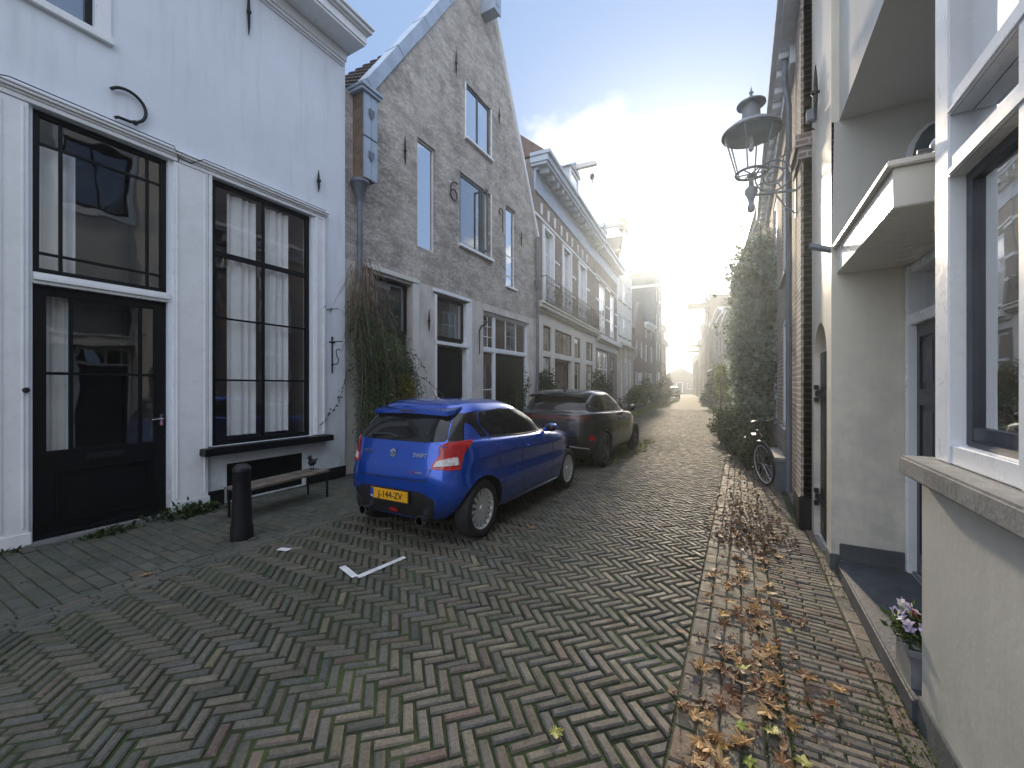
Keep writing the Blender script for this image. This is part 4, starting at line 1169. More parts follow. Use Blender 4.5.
for (a, b) in ((1.96, 2.47), (.80, 1.86), (-.26, .70)):
    m.box(.09, .13, a, a + .045, 1.35, 2.50); m.box(.09, .13, b - .055, b, 1.35, 2.50); m.box(.09, .1335, a + .045, b - .055, 1.35, 1.43); m.box(.075, .14, a + .045, b - .055, 1.35, 1.375); m.box(.09, .13, a + .045, b - .055, 2.455, 2.50)
part('sash', m, K['doorblue'], bay, bevel=.003)
for (z0, z1) in ((1.40, 2.47), (2.585, 2.765), (2.85, 4.15)):
    for (a, b) in ((1.96, 2.47), (.80, 1.86), (-.26, .70)):
        m = MB(); m.poly([(.11, a, z0), (.11, b, z0), (.11, b, z1), (.11, a, z1)]); part('pane', m, K['glassd' if z0 < 2 else 'mirror'], bay)
m = MB(); m.box(.14, 1.6, -.8, 2.60, 1.20, 4.2); m.f = m.f[1:]; m.m = m.m[1:]; part('interior', m, K['roompale'], bay)
m = MB(); m.box(.135, .34, -.68, 2.59, 1.30, 1.375); part('inner_sill', m, K['trim'], bay)
# front door
panel_door(R1, .475, 1, 3.54, 4.42, .126, 2.08, 'doorblue', [(3.66, 3.93, .3, .85), (4.04, 4.31, .3, .85), (3.66, 3.93, 1.0, 1.45), (4.04, 4.31, 1.0, 1.45), (3.66, 3.93, 1.58, 1.98), (4.04, 4.31, 1.58, 1.98)], name='front_door')
m = MB(); m.box(.42, .55, 4.425, 4.482, .1, 2.56); m.box(.42, .55, 3.44, 3.535, .1, 2.56); m.box(.43, .55, 3.535, 4.425, 2.085, 2.17); m.box(.44, .55, 3.535, 4.425, 2.5, 2.56); m.box(.46, .55, 3.96, 4.0, 2.17, 2.5); part('door_frame', m, K['trim'], R1, bevel=.006)
m = MB(); m.poly([(.53, 3.535, 2.17), (.53, 4.425, 2.17), (.53, 4.425, 2.5), (.53, 3.535, 2.5)]); part('fanlight', m, K['glassd'], R1)
m = MB(); m.box(.452, .57, 3.425, 4.48, .1, .125); part('threshold', m, K['stone'], R1)
m = MB(); m.box(-.02, .95, 2.98, 4.498, 2.572, 2.79); m.box(-.05, .95, 2.95, 4.52, 2.79, 2.825); part('canopy', m, K['canopy'], R1, bevel=.006)
m = MB(); m.box(.93, .948, 3.2, 4.3, 2.83, 3.8); part('recess_panel', m, K['cream'], R1)
m = MB(); arcp = [(.42, 2.83), (.80, 2.83), (.80, 3.4)] + [(.61 + .19 * math.cos(a), 3.4 + .3 * math.sin(a)) for a in np.linspace(.2, PI - .2, 9)] + [(.42, 3.4)]
m.prism(arcp, 'y', 4.46, 4.495); wf = part('arched_window', m, K['trim'], R1, bevel=.004)
m = MB(); m.prism([(a * .8 + .61 * .2, b * .94 + 2.83 * .06 + .03) for a, b in arcp], 'y', 4.452, 4.4585); part('pane', m, K['lead'], wf)
m = MB(); m.tube([(-.04, 4.56, 2.80), (-.16, 4.60, 2.86), (-.2, 4.61, 2.88)], .028, 10); m.tube([(.05, 4.53, 2.78), (-.04, 4.56, 2.80)], .034, 10); part('rain_spout', m, K['lead'], R1, smooth=True)
window(R1, 0, 1, 3.15, 4.3, 5.7, 7.25, vb=(3.72,), fw=.08, depth=.05, gmat='glassd', fmat='black', name='upper_window')
m = MB(); m.box(-.04, .04, 3.0, 4.45, 5.58, 5.70); m.box(-.03, .03, 3.02, 3.148, 5.7, 7.35); m.box(-.03, .03, 4.302, 4.43, 5.7, 7.35); part('window_surround', m, K['trim'], R1, bevel=.006)
anchor_straight(R1, -.055, 5.10, 4.55, .55, -1)
# gate
m = MB()
for i in range(6): m.box(-.005, .025, 4.73 + i * .118, 4.73 + (i + 1) * .118 - .004, .04, 1.95)
gate = part('side_gate', m, K['black'], R1, bevel=.003)
m = MB(); m.box(.19, .2, 4.6, 5.6, 0, 2.4); part('passage', m, K['room'], gate)
for zz in (.42, 1.52):
    m = MB(); m.box(-.05, -.006, 5.425, 5.449, zz - .03, zz + .03); m.box(-.06, -.02, 5.41, 5.447, zz - .09, zz - .04); m.box(-.06, -.02, 5.41, 5.447, zz + .04, zz + .09); m.box(-.026, -.0055, 4.85, 5.42, zz - .035, zz + .035)
    part('strap_hinge', m, K['iron'], gate, bevel=.004)
m = MB(); m.box(-.06, -.02, 4.93, 5.42, -.02, .012); part('gate_sill', m, K['stone'], R1)
sp = thing('wall_light', 'small grey security light on the sunlit plaster beside the lantern bracket', 'light', (.695, 5.28, 4.42))
m = MB(); m.box(-.09, -.0, -.04, .04, -.06, .06); part('housing', m, K['lampgrey'], sp, bevel=.01)
m = MB(); m.tube([(-.05, 0, -.06), (-.06, 0, -.12), (-.02, 0, -.15)], .008, 6); part('sensor', m, K['iron'], sp)
cm = thing('spotlight', 'small spotlight fixed on top of the porch canopy edge', 'light', (.93, 2.99, 2.825))
m = MB(); m.sphere((0, 0, .05), .05, .06, .045); part('lamp_head', m, K['alloy'], cm, smooth=True)
m = MB(); m.box(-.02, .02, -.02, .02, 0, .03); m.tube([(-.1, 0, .03), (.12, .0, .03)], .012, 6); part('mount', m, K['lead'], cm)

# things on the window sill inside
cd = thing('candle_holder', 'glass candle holder with an orange bowl standing inside the bay window', 'candle holder', (.925, 2.475, 1.376))
m = MB(); m.lathe([(.045, 0), (.045, .01), (.012, .03), (.008, .09), (.016, .11), (.008, .13), (.010, .19), (.02, .20)], 16); part('stem', m, K['chrome'], cd, smooth=True)
m = MB(); m.lathe([(.02, .20), (.045, .22), (.055, .26), (.05, .30), (.046, .30), (.05, .26), (.03, .225), (0, .22)], 18); part('bowl', m, K['terracotta'], cd, smooth=True)
jg = thing('silver_jug', 'small silver jug beside the orange candle holder inside the window', 'jug', (.955, 2.535, 1.376))
m = MB(); m.lathe([(.035, 0), (.05, .02), (.055, .06), (.04, .10), (.03, .12), (.038, .135)], 18); part('body', m, K['chrome'], jg, smooth=True)
m = MB(); m.tube([(0, .04, .11), (0, .085, .10), (0, .085, .05), (0, .05, .03)], .006, 6); part('handle', m, K['chrome'], jg, smooth=True)
dr = thing('driftwood', 'piece of pale driftwood lying on the inner sill of the bay window', 'ornament', (.915, 2.36, 1.376))
m = MB(); m.tube([(0, .16, .012), (.01, .08, .03), (0, 0, .045), (-.01, -.09, .03), (0, -.16, .012)], [.010, .02, .024, .018, .006], 7); m.tube([(0, .02, .045), (.01, -.05, .085)], [.014, .005], 6); part('branch', m, K['sand'], dr, smooth=True)
pt = thing('dark_pot', 'low dark bowl with greenery behind the driftwood inside the window', 'pot', (1.03, 2.46, 1.376))
m = MB(); m.lathe([(.05, 0), (.08, .04), (.085, .10), (.078, .10), (.06, .06), (0, .06)], 18); part('bowl', m, K['iron'], pt, smooth=True)

# ------------------------------------------------------------------ brick house with overhanging eave
R2 = thing('dark_brick_house', 'dark brick house with overhanging eave carrying the street lantern on the right', 'house', (.62, 5.64, 0))
w = MB(); hs = [(1.75, 2.75, .95, 2.7), (3.85, 4.85, .95, 2.7), (5.9, 6.8, .05, 2.6), (1.75, 2.75, 3.35, 5.4), (3.85, 4.85, 3.35, 5.4), (5.9, 6.8, 3.35, 5.4)]
wall(w, 0, 1, 0, 6.1, .48, 7.38, hs, .12)
w.box(-.025, .12, 0, .50, .36, 6.1)
w.poly([(0, 0, 0), (7, 0, 0), (7, 0, 6.1), (0, 0, 6.1)]); w.poly([(0, 7.38, 0), (7, 7.38, 0), (7, 7.38, 6.1), (0, 7.38, 6.1)])
part('wall', w, K['brick2'], R2)
m = MB(); m.box(-.045, .14, -.02, .53, 0, .36); part('pier_base', m, K['tar'], R2, bevel=.01)
m = MB(); m.box(-.05, .13, -.03, .54, 4.15, 4.28); m.box(-.08, .13, -.05, .57, 4.28, 4.42); part('corbel', m, K['brick2'], R2)
for q in hs:
    if q[2] < .5: continue
    fo = window(R2, 0, 1, *q, vb=((q[0] + q[1]) / 2,), hb=(q[2] + (q[3] - q[2]) * .6,), fw=.09, depth=.02, gmat='glassd')
    m = MB(); m.box(-.05, .03, q[0] - .06, q[1] + .06, q[2] - .08, q[2] - .003); part('sill', m, K['stone'], fo)
panel_door(R2, .06, 1, 5.9, 6.8, .05, 2.6, 'green', [(6.02, 6.68, .3, 1.1), (6.02, 6.68, 1.3, 2.4)])
m = MB(); m.box(-.18, .1, 0, 7.38, 6.02, 6.10); m.box(-.24, .1, -.03, 7.4, 6.10, 6.22); m.box(-.06, .02, .73, 7.38, 5.75, 6.02)
for i in range(18): m.box(-.17, -.062, .85 + i * .37, .95 + i * .37, 5.93, 6.018)
part('cornice', m, K['trim'], R2, bevel=.006)
m = MB(); m.prism([(-.2, 6.225), (3.4, 9.4), (7, 6.225)], 'y', -.0, 7.38); part('roof', m, K['tile'], R2)
m = MB(); m.tube([(-.1, .9, 6.02), (-.1, .9, 5.6), (-.06, .9, 5.3), (-.06, .9, .2)], .035, 8); part('downpipe', m, K['lead'], R2, smooth=True)

# street lantern on scroll bracket
LP = thing('street_lantern', 'old glass street lantern on a scrolled iron bracket high on the brick house', 'street lamp', (.585, 6.05, 4.0))
bx = -.465
m = MB()
m.tube([(0, 0, -.02), (bx, 0, .02)], .016, 8)
m.tube([(0, 0, .46), (-.10, 0, .44), (-.2, 0, .40)], .012, 8)
m.box(-.002, .012, -.03, .03, -.35, .55)
cxx, czz = -.23, .21
for r in (.19, .11): m.tube([(cxx + r * math.cos(a), 0, czz + r * math.sin(a)) for a in np.linspace(0, 2 * PI, 25)[:-1]], .011, 6, closed=True)
m.tube([(cxx + (.02 + .012 * a) * math.cos(a), 0, czz + (.02 + .012 * a) * math.sin(a)) for a in np.linspace(0, 6.2, 22)], .009, 6)
for a in (0.5, 2.1, 3.6, 5.2): m.tube([(cxx + .11 * math.cos(a), 0, czz + .11 * math.sin(a)), (cxx + .19 * math.cos(a), 0, czz + .19 * math.sin(a))], .009, 6)
m.tube([(0, 0, -.3), (-.1, 0, -.2), (-.2, 0, -.03)], .010, 6)
part('bracket', m, K['lampgrey'], LP, smooth=True)
m = MB(); m.lathe([(.0, -.20), (.035, -.18), (.045, -.13), (.028, -.08), (.04, -.02), (.075, .05), (.07, .10), (.03, .14), (.026, .24), (.05, .26), (.05, .28)], 18, (bx, 0, 0)); part('stem', m, K['lampgrey'], LP, smooth=True)
m = MB(); m.tube([(bx + .175 * math.cos(a), .175 * math.sin(a), .30) for a in np.linspace(0, 2 * PI, 25)[:-1]], .016, 6, closed=True)
for k_ in range(3):
    a = k_ * PI / 3; m.tube([(bx + .17 * math.cos(a), .17 * math.sin(a), .295), (bx - .17 * math.cos(a), -.17 * math.sin(a), .295)], .009, 5)
for k_ in range(6):
    a = k_ * PI / 3 + .3; m.tube([(bx + .175 * math.cos(a), .175 * math.sin(a), .30), (bx + .308 * math.cos(a), .308 * math.sin(a), .80)], .009, 5)
m.tube([(bx + .312 * math.cos(a), .312 * math.sin(a), .80) for a in np.linspace(0, 2 * PI, 31)[:-1]], .014, 6, closed=True)
part('cage', m, K['lampgrey'], LP, smooth=True)
m = MB(); k_ = 24
for i in range(k_):
    a, b = 2 * PI * i / k_, 2 * PI * (i + 1) / k_
    m.poly([(bx + .172 * math.cos(a), .172 * math.sin(a), .31), (bx + .172 * math.cos(b), .172 * math.sin(b), .31), (bx + .304 * math.cos(b), .304 * math.sin(b), .79), (bx + .304 * math.cos(a), .304 * math.sin(a), .79)])
part('lantern_glass', m, K['glassl'], LP, smooth=True)
m = MB(); m.lathe([(.335, .80), (.342, .81), (.335, .83), (.26, .89), (.16, .94), (.105, .97), (.10, 1.12), (.105, 1.15), (.165, 1.165), (.165, 1.18), (.13, 1.20), (.06, 1.25), (.02, 1.26), (.014, 1.30), (.028, 1.325), (.012, 1.345), (.0, 1.42)], 28, (bx, 0, 0)); part('roof', m, K['lampgrey'], LP, smooth=True)
m = MB(); m.lathe([(.0, .783), (.30, .788), (.31, .794), (.0, .7945)], 28, (bx, 0, 0)); part('reflector', m, K['zinc'], LP, smooth=True)
m = MB(); m.lathe([(.02, .78), (.022, .74), (.034, .70), (.03, .60), (.0, .57)], 12, (bx, 0, 0)); part('bulb', m, K['clear'], LP, smooth=True)

# stone ledge bench against the brick house
sb_ = thing('stone_bench', 'narrow bench with grey stone seat against the brick house behind the corner pier', 'bench', (.53, 8.1, 0))
m = MB(); m.box(-.09, .085, -.62, .62, .44, .50); part('seat', m, K['stone'], sb_, bevel=.01)
for yy in (-.5, .5):
    m = MB(); m.box(-.06, .08, yy - .08, yy + .08, -.02, .438); part('leg', m, K['slate'], sb_, bevel=.006)

# ------------------------------------------------------------------ plants and leaves
def unit(n):
    v = rng.normal(size=(n, 3)); return v / np.linalg.norm(v, axis=1)[:, None]

def leaf_quads(P, size, aspect=.55, droop=None, jitter=.35):
    """rhombic folded leaves (two triangles each) at points P"""
    n = len(P)
    a = unit(n)
    if droop is not None: a = a * (1 - droop) + np.array([0, 0, -1.0]) * droop; a /= np.linalg.norm(a, axis=1)[:, None]
    b = np.cross(a, unit(n)); b /= np.linalg.norm(b, axis=1)[:, None] + 1e-9
    c = np.cross(a, b)
    L = size * (1 + jitter * rng.normal(size=(n, 1))).clip(.4, 1.8)
    Wd = L * aspect
    v0 = P; v1 = P + a * L * .45 + b * Wd * .5 + c * L * .10; v2 = P + a * L; v3 = P + a * L * .45 - b * Wd * .5 + c * L * .10
    V = np.stack([v0, v1, v2, v3], 1).reshape(-1, 3)
    i = np.arange(n)[:, None] * 4
    F = np.concatenate([i + np.array([[0, 1, 2]]), i + np.array([[0, 2, 3]])], 1).reshape(-1, 3)
    return V, F

def tints(n, pal, P=None, var=.25, clump=1.2):
    pal = np.array(pal)
    k = rng.integers(0, len(pal), n)
    if P is not None:
        f = np.sin(P[:, 0] * 5 * clump + 1.3) + np.sin(P[:, 1] * 4.1 * clump) + np.sin(P[:, 2] * 4.7 * clump + .7) + rng.normal(size=n) * .8
        order = np.argsort(np.argsort(f)) / n
        k = (order * len(pal)).astype(int).clip(0, len(pal) - 1)
    t = pal[k] * (1 + var * rng.normal(size=(n, 1))).clip(.45, 1.7)
    return np.repeat(t, 2, axis=0)

def cloud_points(blobs, n):
    vol = np.array([b[1][0] * b[1][1] * b[1][2] for b in blobs]) ** .7
    out = []
    for (c, r), q in zip(blobs, (vol / vol.sum() * n).astype(int)):
        d = unit(q)
        rad = rng.uniform(.25, 1, (q, 1)) ** .4
        lump = 1 + .16 * np.sin(d[:, :1] * 5 + c[0] * 3) + .16 * np.sin(d[:, 1:2] * 6 + c[1] * 5) + .14 * np.sin(d[:, 2:] * 7 + 2)
        p = np.array(c) + d * np.array(r) * rad * lump + rng.normal(0, .05, (q, 3)) * min(1, min(r) * 2)
        g = np.sin(p[:, 0] * 6.1 + 1) * np.sin(p[:, 1] * 5.3) * np.sin(p[:, 2] * 5.7 + .5)
        out.append(p[g > -.33])
    return np.concatenate(out)

GREEN = [(.016, .030, .014), (.025, .045, .018), (.036, .060, .022), (.055, .085, .030), (.080, .11, .04)]
def bush(name, label, cat, loc, blobs, n, size, pal=GREEN, stems=(), aspect=.55, group=None, zmin=.0):
    t = thing(name, label, cat, loc, 0, group)
    P = cloud_points(blobs, n)
    P = P[P[:, 2] > zmin]
    V, F = leaf_quads(P, size, aspect)
    link('foliage', raw_mesh('foliage', V, F, K['leaf'], tints(len(P), pal, P)), t)
    if stems:
        m = MB()
        for s_ in stems: m.tube(s_[0], s_[1], 6)
        part('stem', m, K['wood'], t, smooth=True)
    return t

# hanging creeper on the downpipe of the gable house
vine = thing('hanging_creeper', 'hanging creeper with dry brown top and green tails on the gable house downpipe', 'climbing plant', (-6.2, 5.3, 0))
dm = MB(); gm_ = MB(); lp = []; lp_y = []
for i in range(250):
    y = rng.normal(-.06, .13); y = max(-.32, y)
    z = rng.uniform(3.2, 3.95) - abs(y) * .3; x = rng.uniform(.04, .36)
    ln = rng.uniform(.5, 1.4); pts = []; yy, xx = y, x
    sp_ = rng.normal(.05, .10)
    for k_ in range(6):
        pts.append((xx, yy, z)); z -= ln / 5; yy += sp_ * .5 + rng.normal(0, .012); xx += rng.normal(.008, .012); xx = max(.03, xx)
    dm.tube(pts, [.006, .006, .005, .005, .004, .003], 3)
for i in range(400):
    t_ = rng.uniform(0, 1)
    y = -.30 + 1.25 * t_ ** 1.2; z = 3.0 - .8 * t_ + rng.normal(0, .22); x = rng.uniform(.05, .55 - .1 * t_)
    end = rng.uniform(.35, 1.5) + .25 * (t_ > .7); pts = []
    slope = rng.normal(.10, .09) * (.4 + t_)
    k_n = 8
    for k_ in range(k_n):
        q = k_ / (k_n - 1)
        p = (max(.03, x + .16 * math.sin(q * 2.2) + rng.normal(0, .01)), y + slope * (z - end) * q ** .8 + rng.normal(0, .012), z + (end - z) * q)
        pts.append(p)
        for _ in range(9):
            lp.append((p[0] + rng.normal(0, .03), p[1] + rng.normal(0, .03), p[2] - rng.uniform(0, .26)))
    if i % 2 == 0: gm_.tube(pts, .004, 3)
part('dry_stem', dm, M('dry_creeper_stem', (.20, .15, .12), .9, var=.4, vs=8, col2=(.34, .27, .21)), vine)
part('green_stem', gm_, K['wood'], vine)
P = np.array(lp); P = P[P[:, 2] > .1]
tt = tints(len(P), [(.045, .085, .03), (.075, .125, .045), (.115, .175, .065), (.17, .24, .10)], P)
yel = ((P[:, 1] > .35) & (P[:, 1] < .95) & (P[:, 2] > 1.1) & (P[:, 2] < 1.85) & (rng.uniform(size=len(P)) < .6))
ty = np.repeat(yel, 2); tt[ty] = np.array([.30, .24, .03]) * rng.uniform(.6, 1.2, (ty.sum(), 1))
V, F = leaf_quads(P, .036, .5, droop=.4)
link('foliage', raw_mesh('foliage', V, F, K['leaf'], tt), vine)
for pts in ([(.03, -.25, 2.9), (.05, -.5, 2.95), (.06, -.72, 2.9), (.06, -.82, 2.86)], [(.05, -.28, 1.9), (.1, -.42, 1.55), (.12, -.52, 1.3), (.1, -.75, 1.05), (.07, -.95, .85)], [(.3, .9, 1.9), (.5, 1.25, 1.75), (.7, 1.55, 1.45), (.8, 1.7, 1.2)], [(.3, .8, 2.3), (.45, 1.1, 2.2), (.5, 1.3, 1.9)]):
    m = MB(); m.tube(pts, .006, 4); pp = []
    for a, b in zip(pts[:-1], pts[1:]):
        for _ in range(10): u = rng.uniform(); pp.append([a[j] * (1 - u) + b[j] * u + rng.normal(0, .015) for j in range(3)])
    s_ = part('trailing_shoot', m, K['wood'], vine)
    V, F = leaf_quads(np.array(pp), .05, .5); link('leaves', raw_mesh('leaves', V, F, K['leaf'], tints(len(pp), GREEN[1:4])), s_)

bush('weed_clump', 'clump of low green weeds growing at the foot of the white house wall', 'weeds', (-5.98, 2.35, 0), [((0, 0, .03), (.16, .38, .11)), ((.02, .3, .03), (.12, .25, .08)), ((.05, -.5, .01), (.08, .35, .05))], 1500, .05)
bush('weed_fringe', 'thin fringe of weeds along the foot of the wall left of the black door', 'weeds', (-5.98, .8, 0), [((0, 0, .0), (.07, .5, .07)), ((.0, -.7, 0), (.07, .5, .08))], 900, .04, pal=GREEN[1:])
bush('ivy_tuft', 'tuft of ivy at the wall foot in front of the black door sill', 'weeds', (-5.95, 1.75, 0), [((0, 0, .0), (.06, .45, .04))], 350, .04, pal=GREEN[1:])
bush('shopfront_bush', 'dark evergreen bush beside the garage door of the gable house', 'bush', (-5.95, 13.3, 0), [((0, 0, 1.2), (.42, .55, .75)), ((.05, .1, .5), (.40, .5, .5)), ((0, -.1, 1.75), (.28, .32, .4))], 5200, .075, stems=(([(0, 0, 0), (0, 0, .9)], [.03, .02]),))
bush('garage_creeper', 'straggly creeper growing in front of the dark garage door', 'bush', (-6.05, 11.2, 0), [((0, 0, .8), (.25, .8, .9)), ((0, .4, 1.6), (.18, .4, .5))], 2300, .06, pal=GREEN[:4], stems=(([(0, 0, 0), (0, 0, 1.6)], [.02, .01]),))
bush('doorway_bush', 'loose green shrub in front of the shopfront windows behind the dark car', 'bush', (-6.35, 20.9, 0), [((0, 0, 1.0), (.5, 1.1, 1.0)), ((0, -.4, 1.9), (.35, .6, .5)), ((0, .8, 1.4), (.3, .8, .6))], 4600, .09, pal=GREEN[1:], stems=(([(0, 0, 0), (0, 0, 1.6)], [.04, .02]),))
for i, (x, y, h_, lb) in enumerate(((-6.75, 30.5, 1.5, 'round green shrub against the white neck gable house'), (-6.7, 34.0, 2.2, 'tall loose shrub against the low gable house'), (-6.5, 37.5, 1.9, 'wide pale green shrub by the striped brick house'), (-6.2, 41.0, 2.7, 'tallest street shrub at the corner of the dark tall house'), (-6.6, 45.5, 2.2, 'shrub past the dark tall house'))):
    bush('street_shrub', lb, 'bush', (x, y, 0), [((0, 0, h_ * .5), (.5, .9, h_ * .5)), ((.1, .5, h_ * .75), (.35, .5, h_ * .3)), ((0, -.7, h_ * .35), (.45, .6, h_ * .35))], 2400, .12, pal=[(.035, .06, .02), (.06, .095, .03), (.10, .13, .045), (.14, .16, .05)], stems=(([(0, 0, 0), (0, 0, h_ * .6)], [.04, .02]),), group='shrubs along the left house fronts')
grass_pal = [(.10, .14, .03), (.16, .19, .04), (.20, .21, .05)]
P = []
for _ in range(5000):
    y = rng.uniform(15, 48)
    P.append((interp(XL, y) - rng.uniform(.0, .5), y, rng.uniform(.0, .05)))
for _ in range(5000):
    y = rng.uniform(14, 48); P.append((interp(XR, y) + rng.uniform(.0, .6), y, rng.uniform(.0, .05)))
for _ in range(1200):
    P.append((-3.0 + rng.uniform(-.9, .9), rng.uniform(8, 12.5), rng.uniform(.0, .015)))
P = np.array(P); V, F = leaf_quads(P, .12, .3, droop=-.0)
o = link('grass', raw_mesh('grass', V, F, K['leaf'], tints(len(P), grass_pal))); o['kind'] = 'stuff'
# moss and seedlings in the joints of the paving
P = []
while len(P) < 4200:
    x, y = rng.uniform(.1, .72), 1.6 + rng.exponential(1.6)
    if y < 9 and math.sin(x * 9 + 1) + math.sin(y * 3.1) + rng.normal(0, .5) > .65: P.append((x, y, sway(x, y) - .004))
while len(P) < 7000:
    x, y = rng.uniform(-4.4, -.3), .3 + rng.exponential(2.2)
    if y < 8 and math.sin(x * 2.3 + 2) + math.sin(y * 1.9 + x) + rng.normal(0, .4) > 1.25: P.append((x, y, sway(x, y) - .007))
while len(P) < 9500:
    x, y = rng.uniform(-6.1, -4.2), rng.uniform(-.2, 5)
    if math.sin(x * 5 + 2) + math.sin(y * 2.9 + x) + rng.normal(0, .6) > .9: P.append((x, y, sway(x, y) - .005))
P = np.array(P); V, F = leaf_quads(P, .014, .6)
V[:, 2] = V[:, 2].clip(-.02, .03)
o = link('moss', raw_mesh('moss', V, F, K['leaf'], tints(len(P), [(.06, .085, .02), (.09, .12, .03), (.045, .065, .018)]))); o['kind'] = 'stuff'

# big ivy on the right
ivy = thing('climbing_ivy', 'huge climbing ivy bulging over the brick house fronts on the right', 'climbing plant', (.5, 12.5, 0))
blobs = [((.06, -2.3, 2.9), (.24, .9, 1.5)), ((-.08, -1.0, 3.4), (.42, 1.3, 1.6)), ((-.22, .7, 3.2), (.50, 1.6, 2.0)), ((-.36, 2.3, 3.2), (.48, 1.5, 1.8)),
         ((0, -1.3, 1.6), (.34, 1.3, 1.3)), ((-.2, .8, 1.5), (.42, 1.5, 1.2)), ((-.36, 2.6, 1.9), (.42, 1.4, 1.0)), ((-.1, 0, 4.75), (.40, 1.2, .6)), ((-.3, 1.8, 4.9), (.40, 1.2, .6)), ((-.1, -1.2, 4.5), (.32, .9, .6))]
P = cloud_points(blobs, 27000); P = P[(P[:, 2] > .1)]
hole = np.sin(P[:, 0] * 9 + P[:, 2] * 3.3) * np.sin(P[:, 1] * 4.7 + 1) + np.sin(P[:, 2] * 6.1 + P[:, 1] * 2)
P = P[hole > -.75]
V, F = leaf_quads(P, .10, .75, jitter=.45)
link('foliage', raw_mesh('foliage', V, F, K['ivyleaf'], tints(len(P), [(.11, .15, .12), (.16, .20, .165), (.21, .255, .21), (.28, .32, .26)], P)), ivy)  # leaf tints paled and cooled to stand in for the haze veil
m = MB()
for k_ in range(7):
    y = -1.8 + k_ * .8; x = .05 - max(0, y + 1) * .12
    m.tube([(x, y, 0), (x + .03, y + .1, .8), (x - .05, y + .05, 1.8), (x - .1, y + .3, 3)], [.035, .03, .025, .015], 6)
part('stem', m, K['wood'], ivy, smooth=True)
pp = []
for k_ in range(46):
    b = blobs[rng.integers(0, 10)]; d = unit(1)[0]; d[0] = -abs(d[0]); d[2] = abs(d[2]) * .8
    p0 = np.array(b[0]) + d * np.array(b[1]) * .8; p1 = p0 + d * rng.uniform(.25, .6) + np.array([0, 0, .1]); p2 = p1 + d * rng.uniform(.1, .3) + np.array([0, 0, -.08])
    m = MB(); m.tube([p0, p1, p2], [.007, .005, .003], 4); part('shoot', m, K['wood'], ivy)
    for _ in range(16): u = rng.uniform(); q = (p0 * (1 - u) + p1 * u) if u < .7 else (p1 * (1 - u) + p2 * u); pp.append(q + rng.normal(0, .03, 3))
V, F = leaf_quads(np.array(pp), .075, .6); link('shoot_leaves', raw_mesh('shoot_leaves', V, F, K['ivyleaf'], tints(len(pp), GREEN[2:5])), ivy)
for i, (x, y, sx, sy, h_, lb) in enumerate(((.30, 9.7, .30, .8, .65, 'low leafy shrub at the foot of the ivy nearest the stone bench'), (.02, 11.4, .42, 1.0, .8, 'spreading shrub at the foot of the big ivy'), (-.25, 13.6, .45, 1.1, .9, 'shrub at the far foot of the big ivy'))):
    bush('low_shrub', lb, 'bush', (x, y, 0), [((0, 0, h_ * .5), (sx, sy, h_ * .5)), ((-.05, .3, h_ * .75), (sx * .7, sy * .5, h_ * .35)), ((-.1, -.4, h_ * .4), (sx * .7, sy * .5, h_ * .35))], 3200, .08, pal=[(.025, .04, .018), (.045, .07, .028), (.075, .10, .04), (.11, .14, .06)], stems=(([(0, 0, 0), (0, 0, h_ * .5)], [.02, .01]),), group='shrubs at the foot of the ivy')
bush('yellow_green_tree', 'small tree with bright yellow green leaves in front of the white corner house', 'tree', (-1.0, 26.8, 0), [((0, 0, 2.3), (.45, .7, .6)), ((.1, .4, 1.6), (.4, .6, .6)), ((.05, -.3, 2.0), (.35, .5, .5)), ((.2, .6, 1.0), (.3, .4, .5))], 2600, .11, pal=[(.12, .17, .02), (.20, .25, .03), (.28, .31, .05)], stems=(([(0, 0, 0), (0, 0, 1.2), (.05, .1, 2.2)], [.05, .04, .015]),))
bush('dark_evergreen', 'dark evergreen shrub left of the yellow green tree', 'bush', (-1.75, 31.5, 0), [((0, 0, .9), (.55, .7, .9)), ((0, .1, 1.6), (.35, .5, .5))], 2400, .11, pal=GREEN[:3], stems=(([(0, 0, 0), (0, 0, .8)], [.04, .03]),))
bush('doorstep_plant', 'low plants along the house front beyond the dark evergreen', 'bush', (-2.5, 37.5, 0), [((0, 0, .4), (.4, 1.6, .45))], 1500, .1, pal=GREEN[1:4])

# planter with violets on the porch step
pl2 = thing('flower_planter', 'grey zinc planter of pale violet pansies standing on the dark porch step', 'planter', (.848, 2.86, .10))
m = MB()
for (q0, q1, z0, z1) in ((.108, .118, 0, .19), (.122, .122, .16, .19)): m.box(-q0, q0, -q0 - .008, q0 + .008, z0, z1)
m.box(-.1, .1, -.105, .105, .189, .196); part('box', m, K['zincdark'], pl2, bevel=.004)
P = cloud_points([((0, 0, .22), (.13, .14, .07)), ((-.03, .05, .24), (.10, .11, .07))], 1100); P = P[P[:, 2] > .18]
V, F = leaf_quads(P, .035, .5); link('foliage', raw_mesh('foliage', V, F, K['leaf'], tints(len(P), [(.03, .06, .015), (.06, .10, .03), (.11, .15, .05), (.2, .24, .1)], P)), pl2)
def flower_mesh(col, cen):
    V = []; F = []; T = []
    for k_ in range(5):
        a = k_ * 2 * PI / 5 + .3
        b = len(V)
        for (r, da, dz) in ((0, 0, 0), (.018, -.55, .004), (.026, 0, .007), (.018, .55, .004)):
            V.append((r * math.cos(a + da), r * math.sin(a + da), dz))
        F.append((b, b + 1, b + 2, b + 3)); T.append(col if k_ < 4 else tuple(c * .8 for c in col))
    b = len(V); V += [(.006 * math.cos(a), .006 * math.sin(a), .006) for a in np.linspace(0, 2 * PI, 7)[:-1]]; F.append(tuple(range(b, b + 6))); T.append(cen)
    return raw_mesh('flower', np.array(V), F, K['petal'], np.array(T, dtype=np.float32))
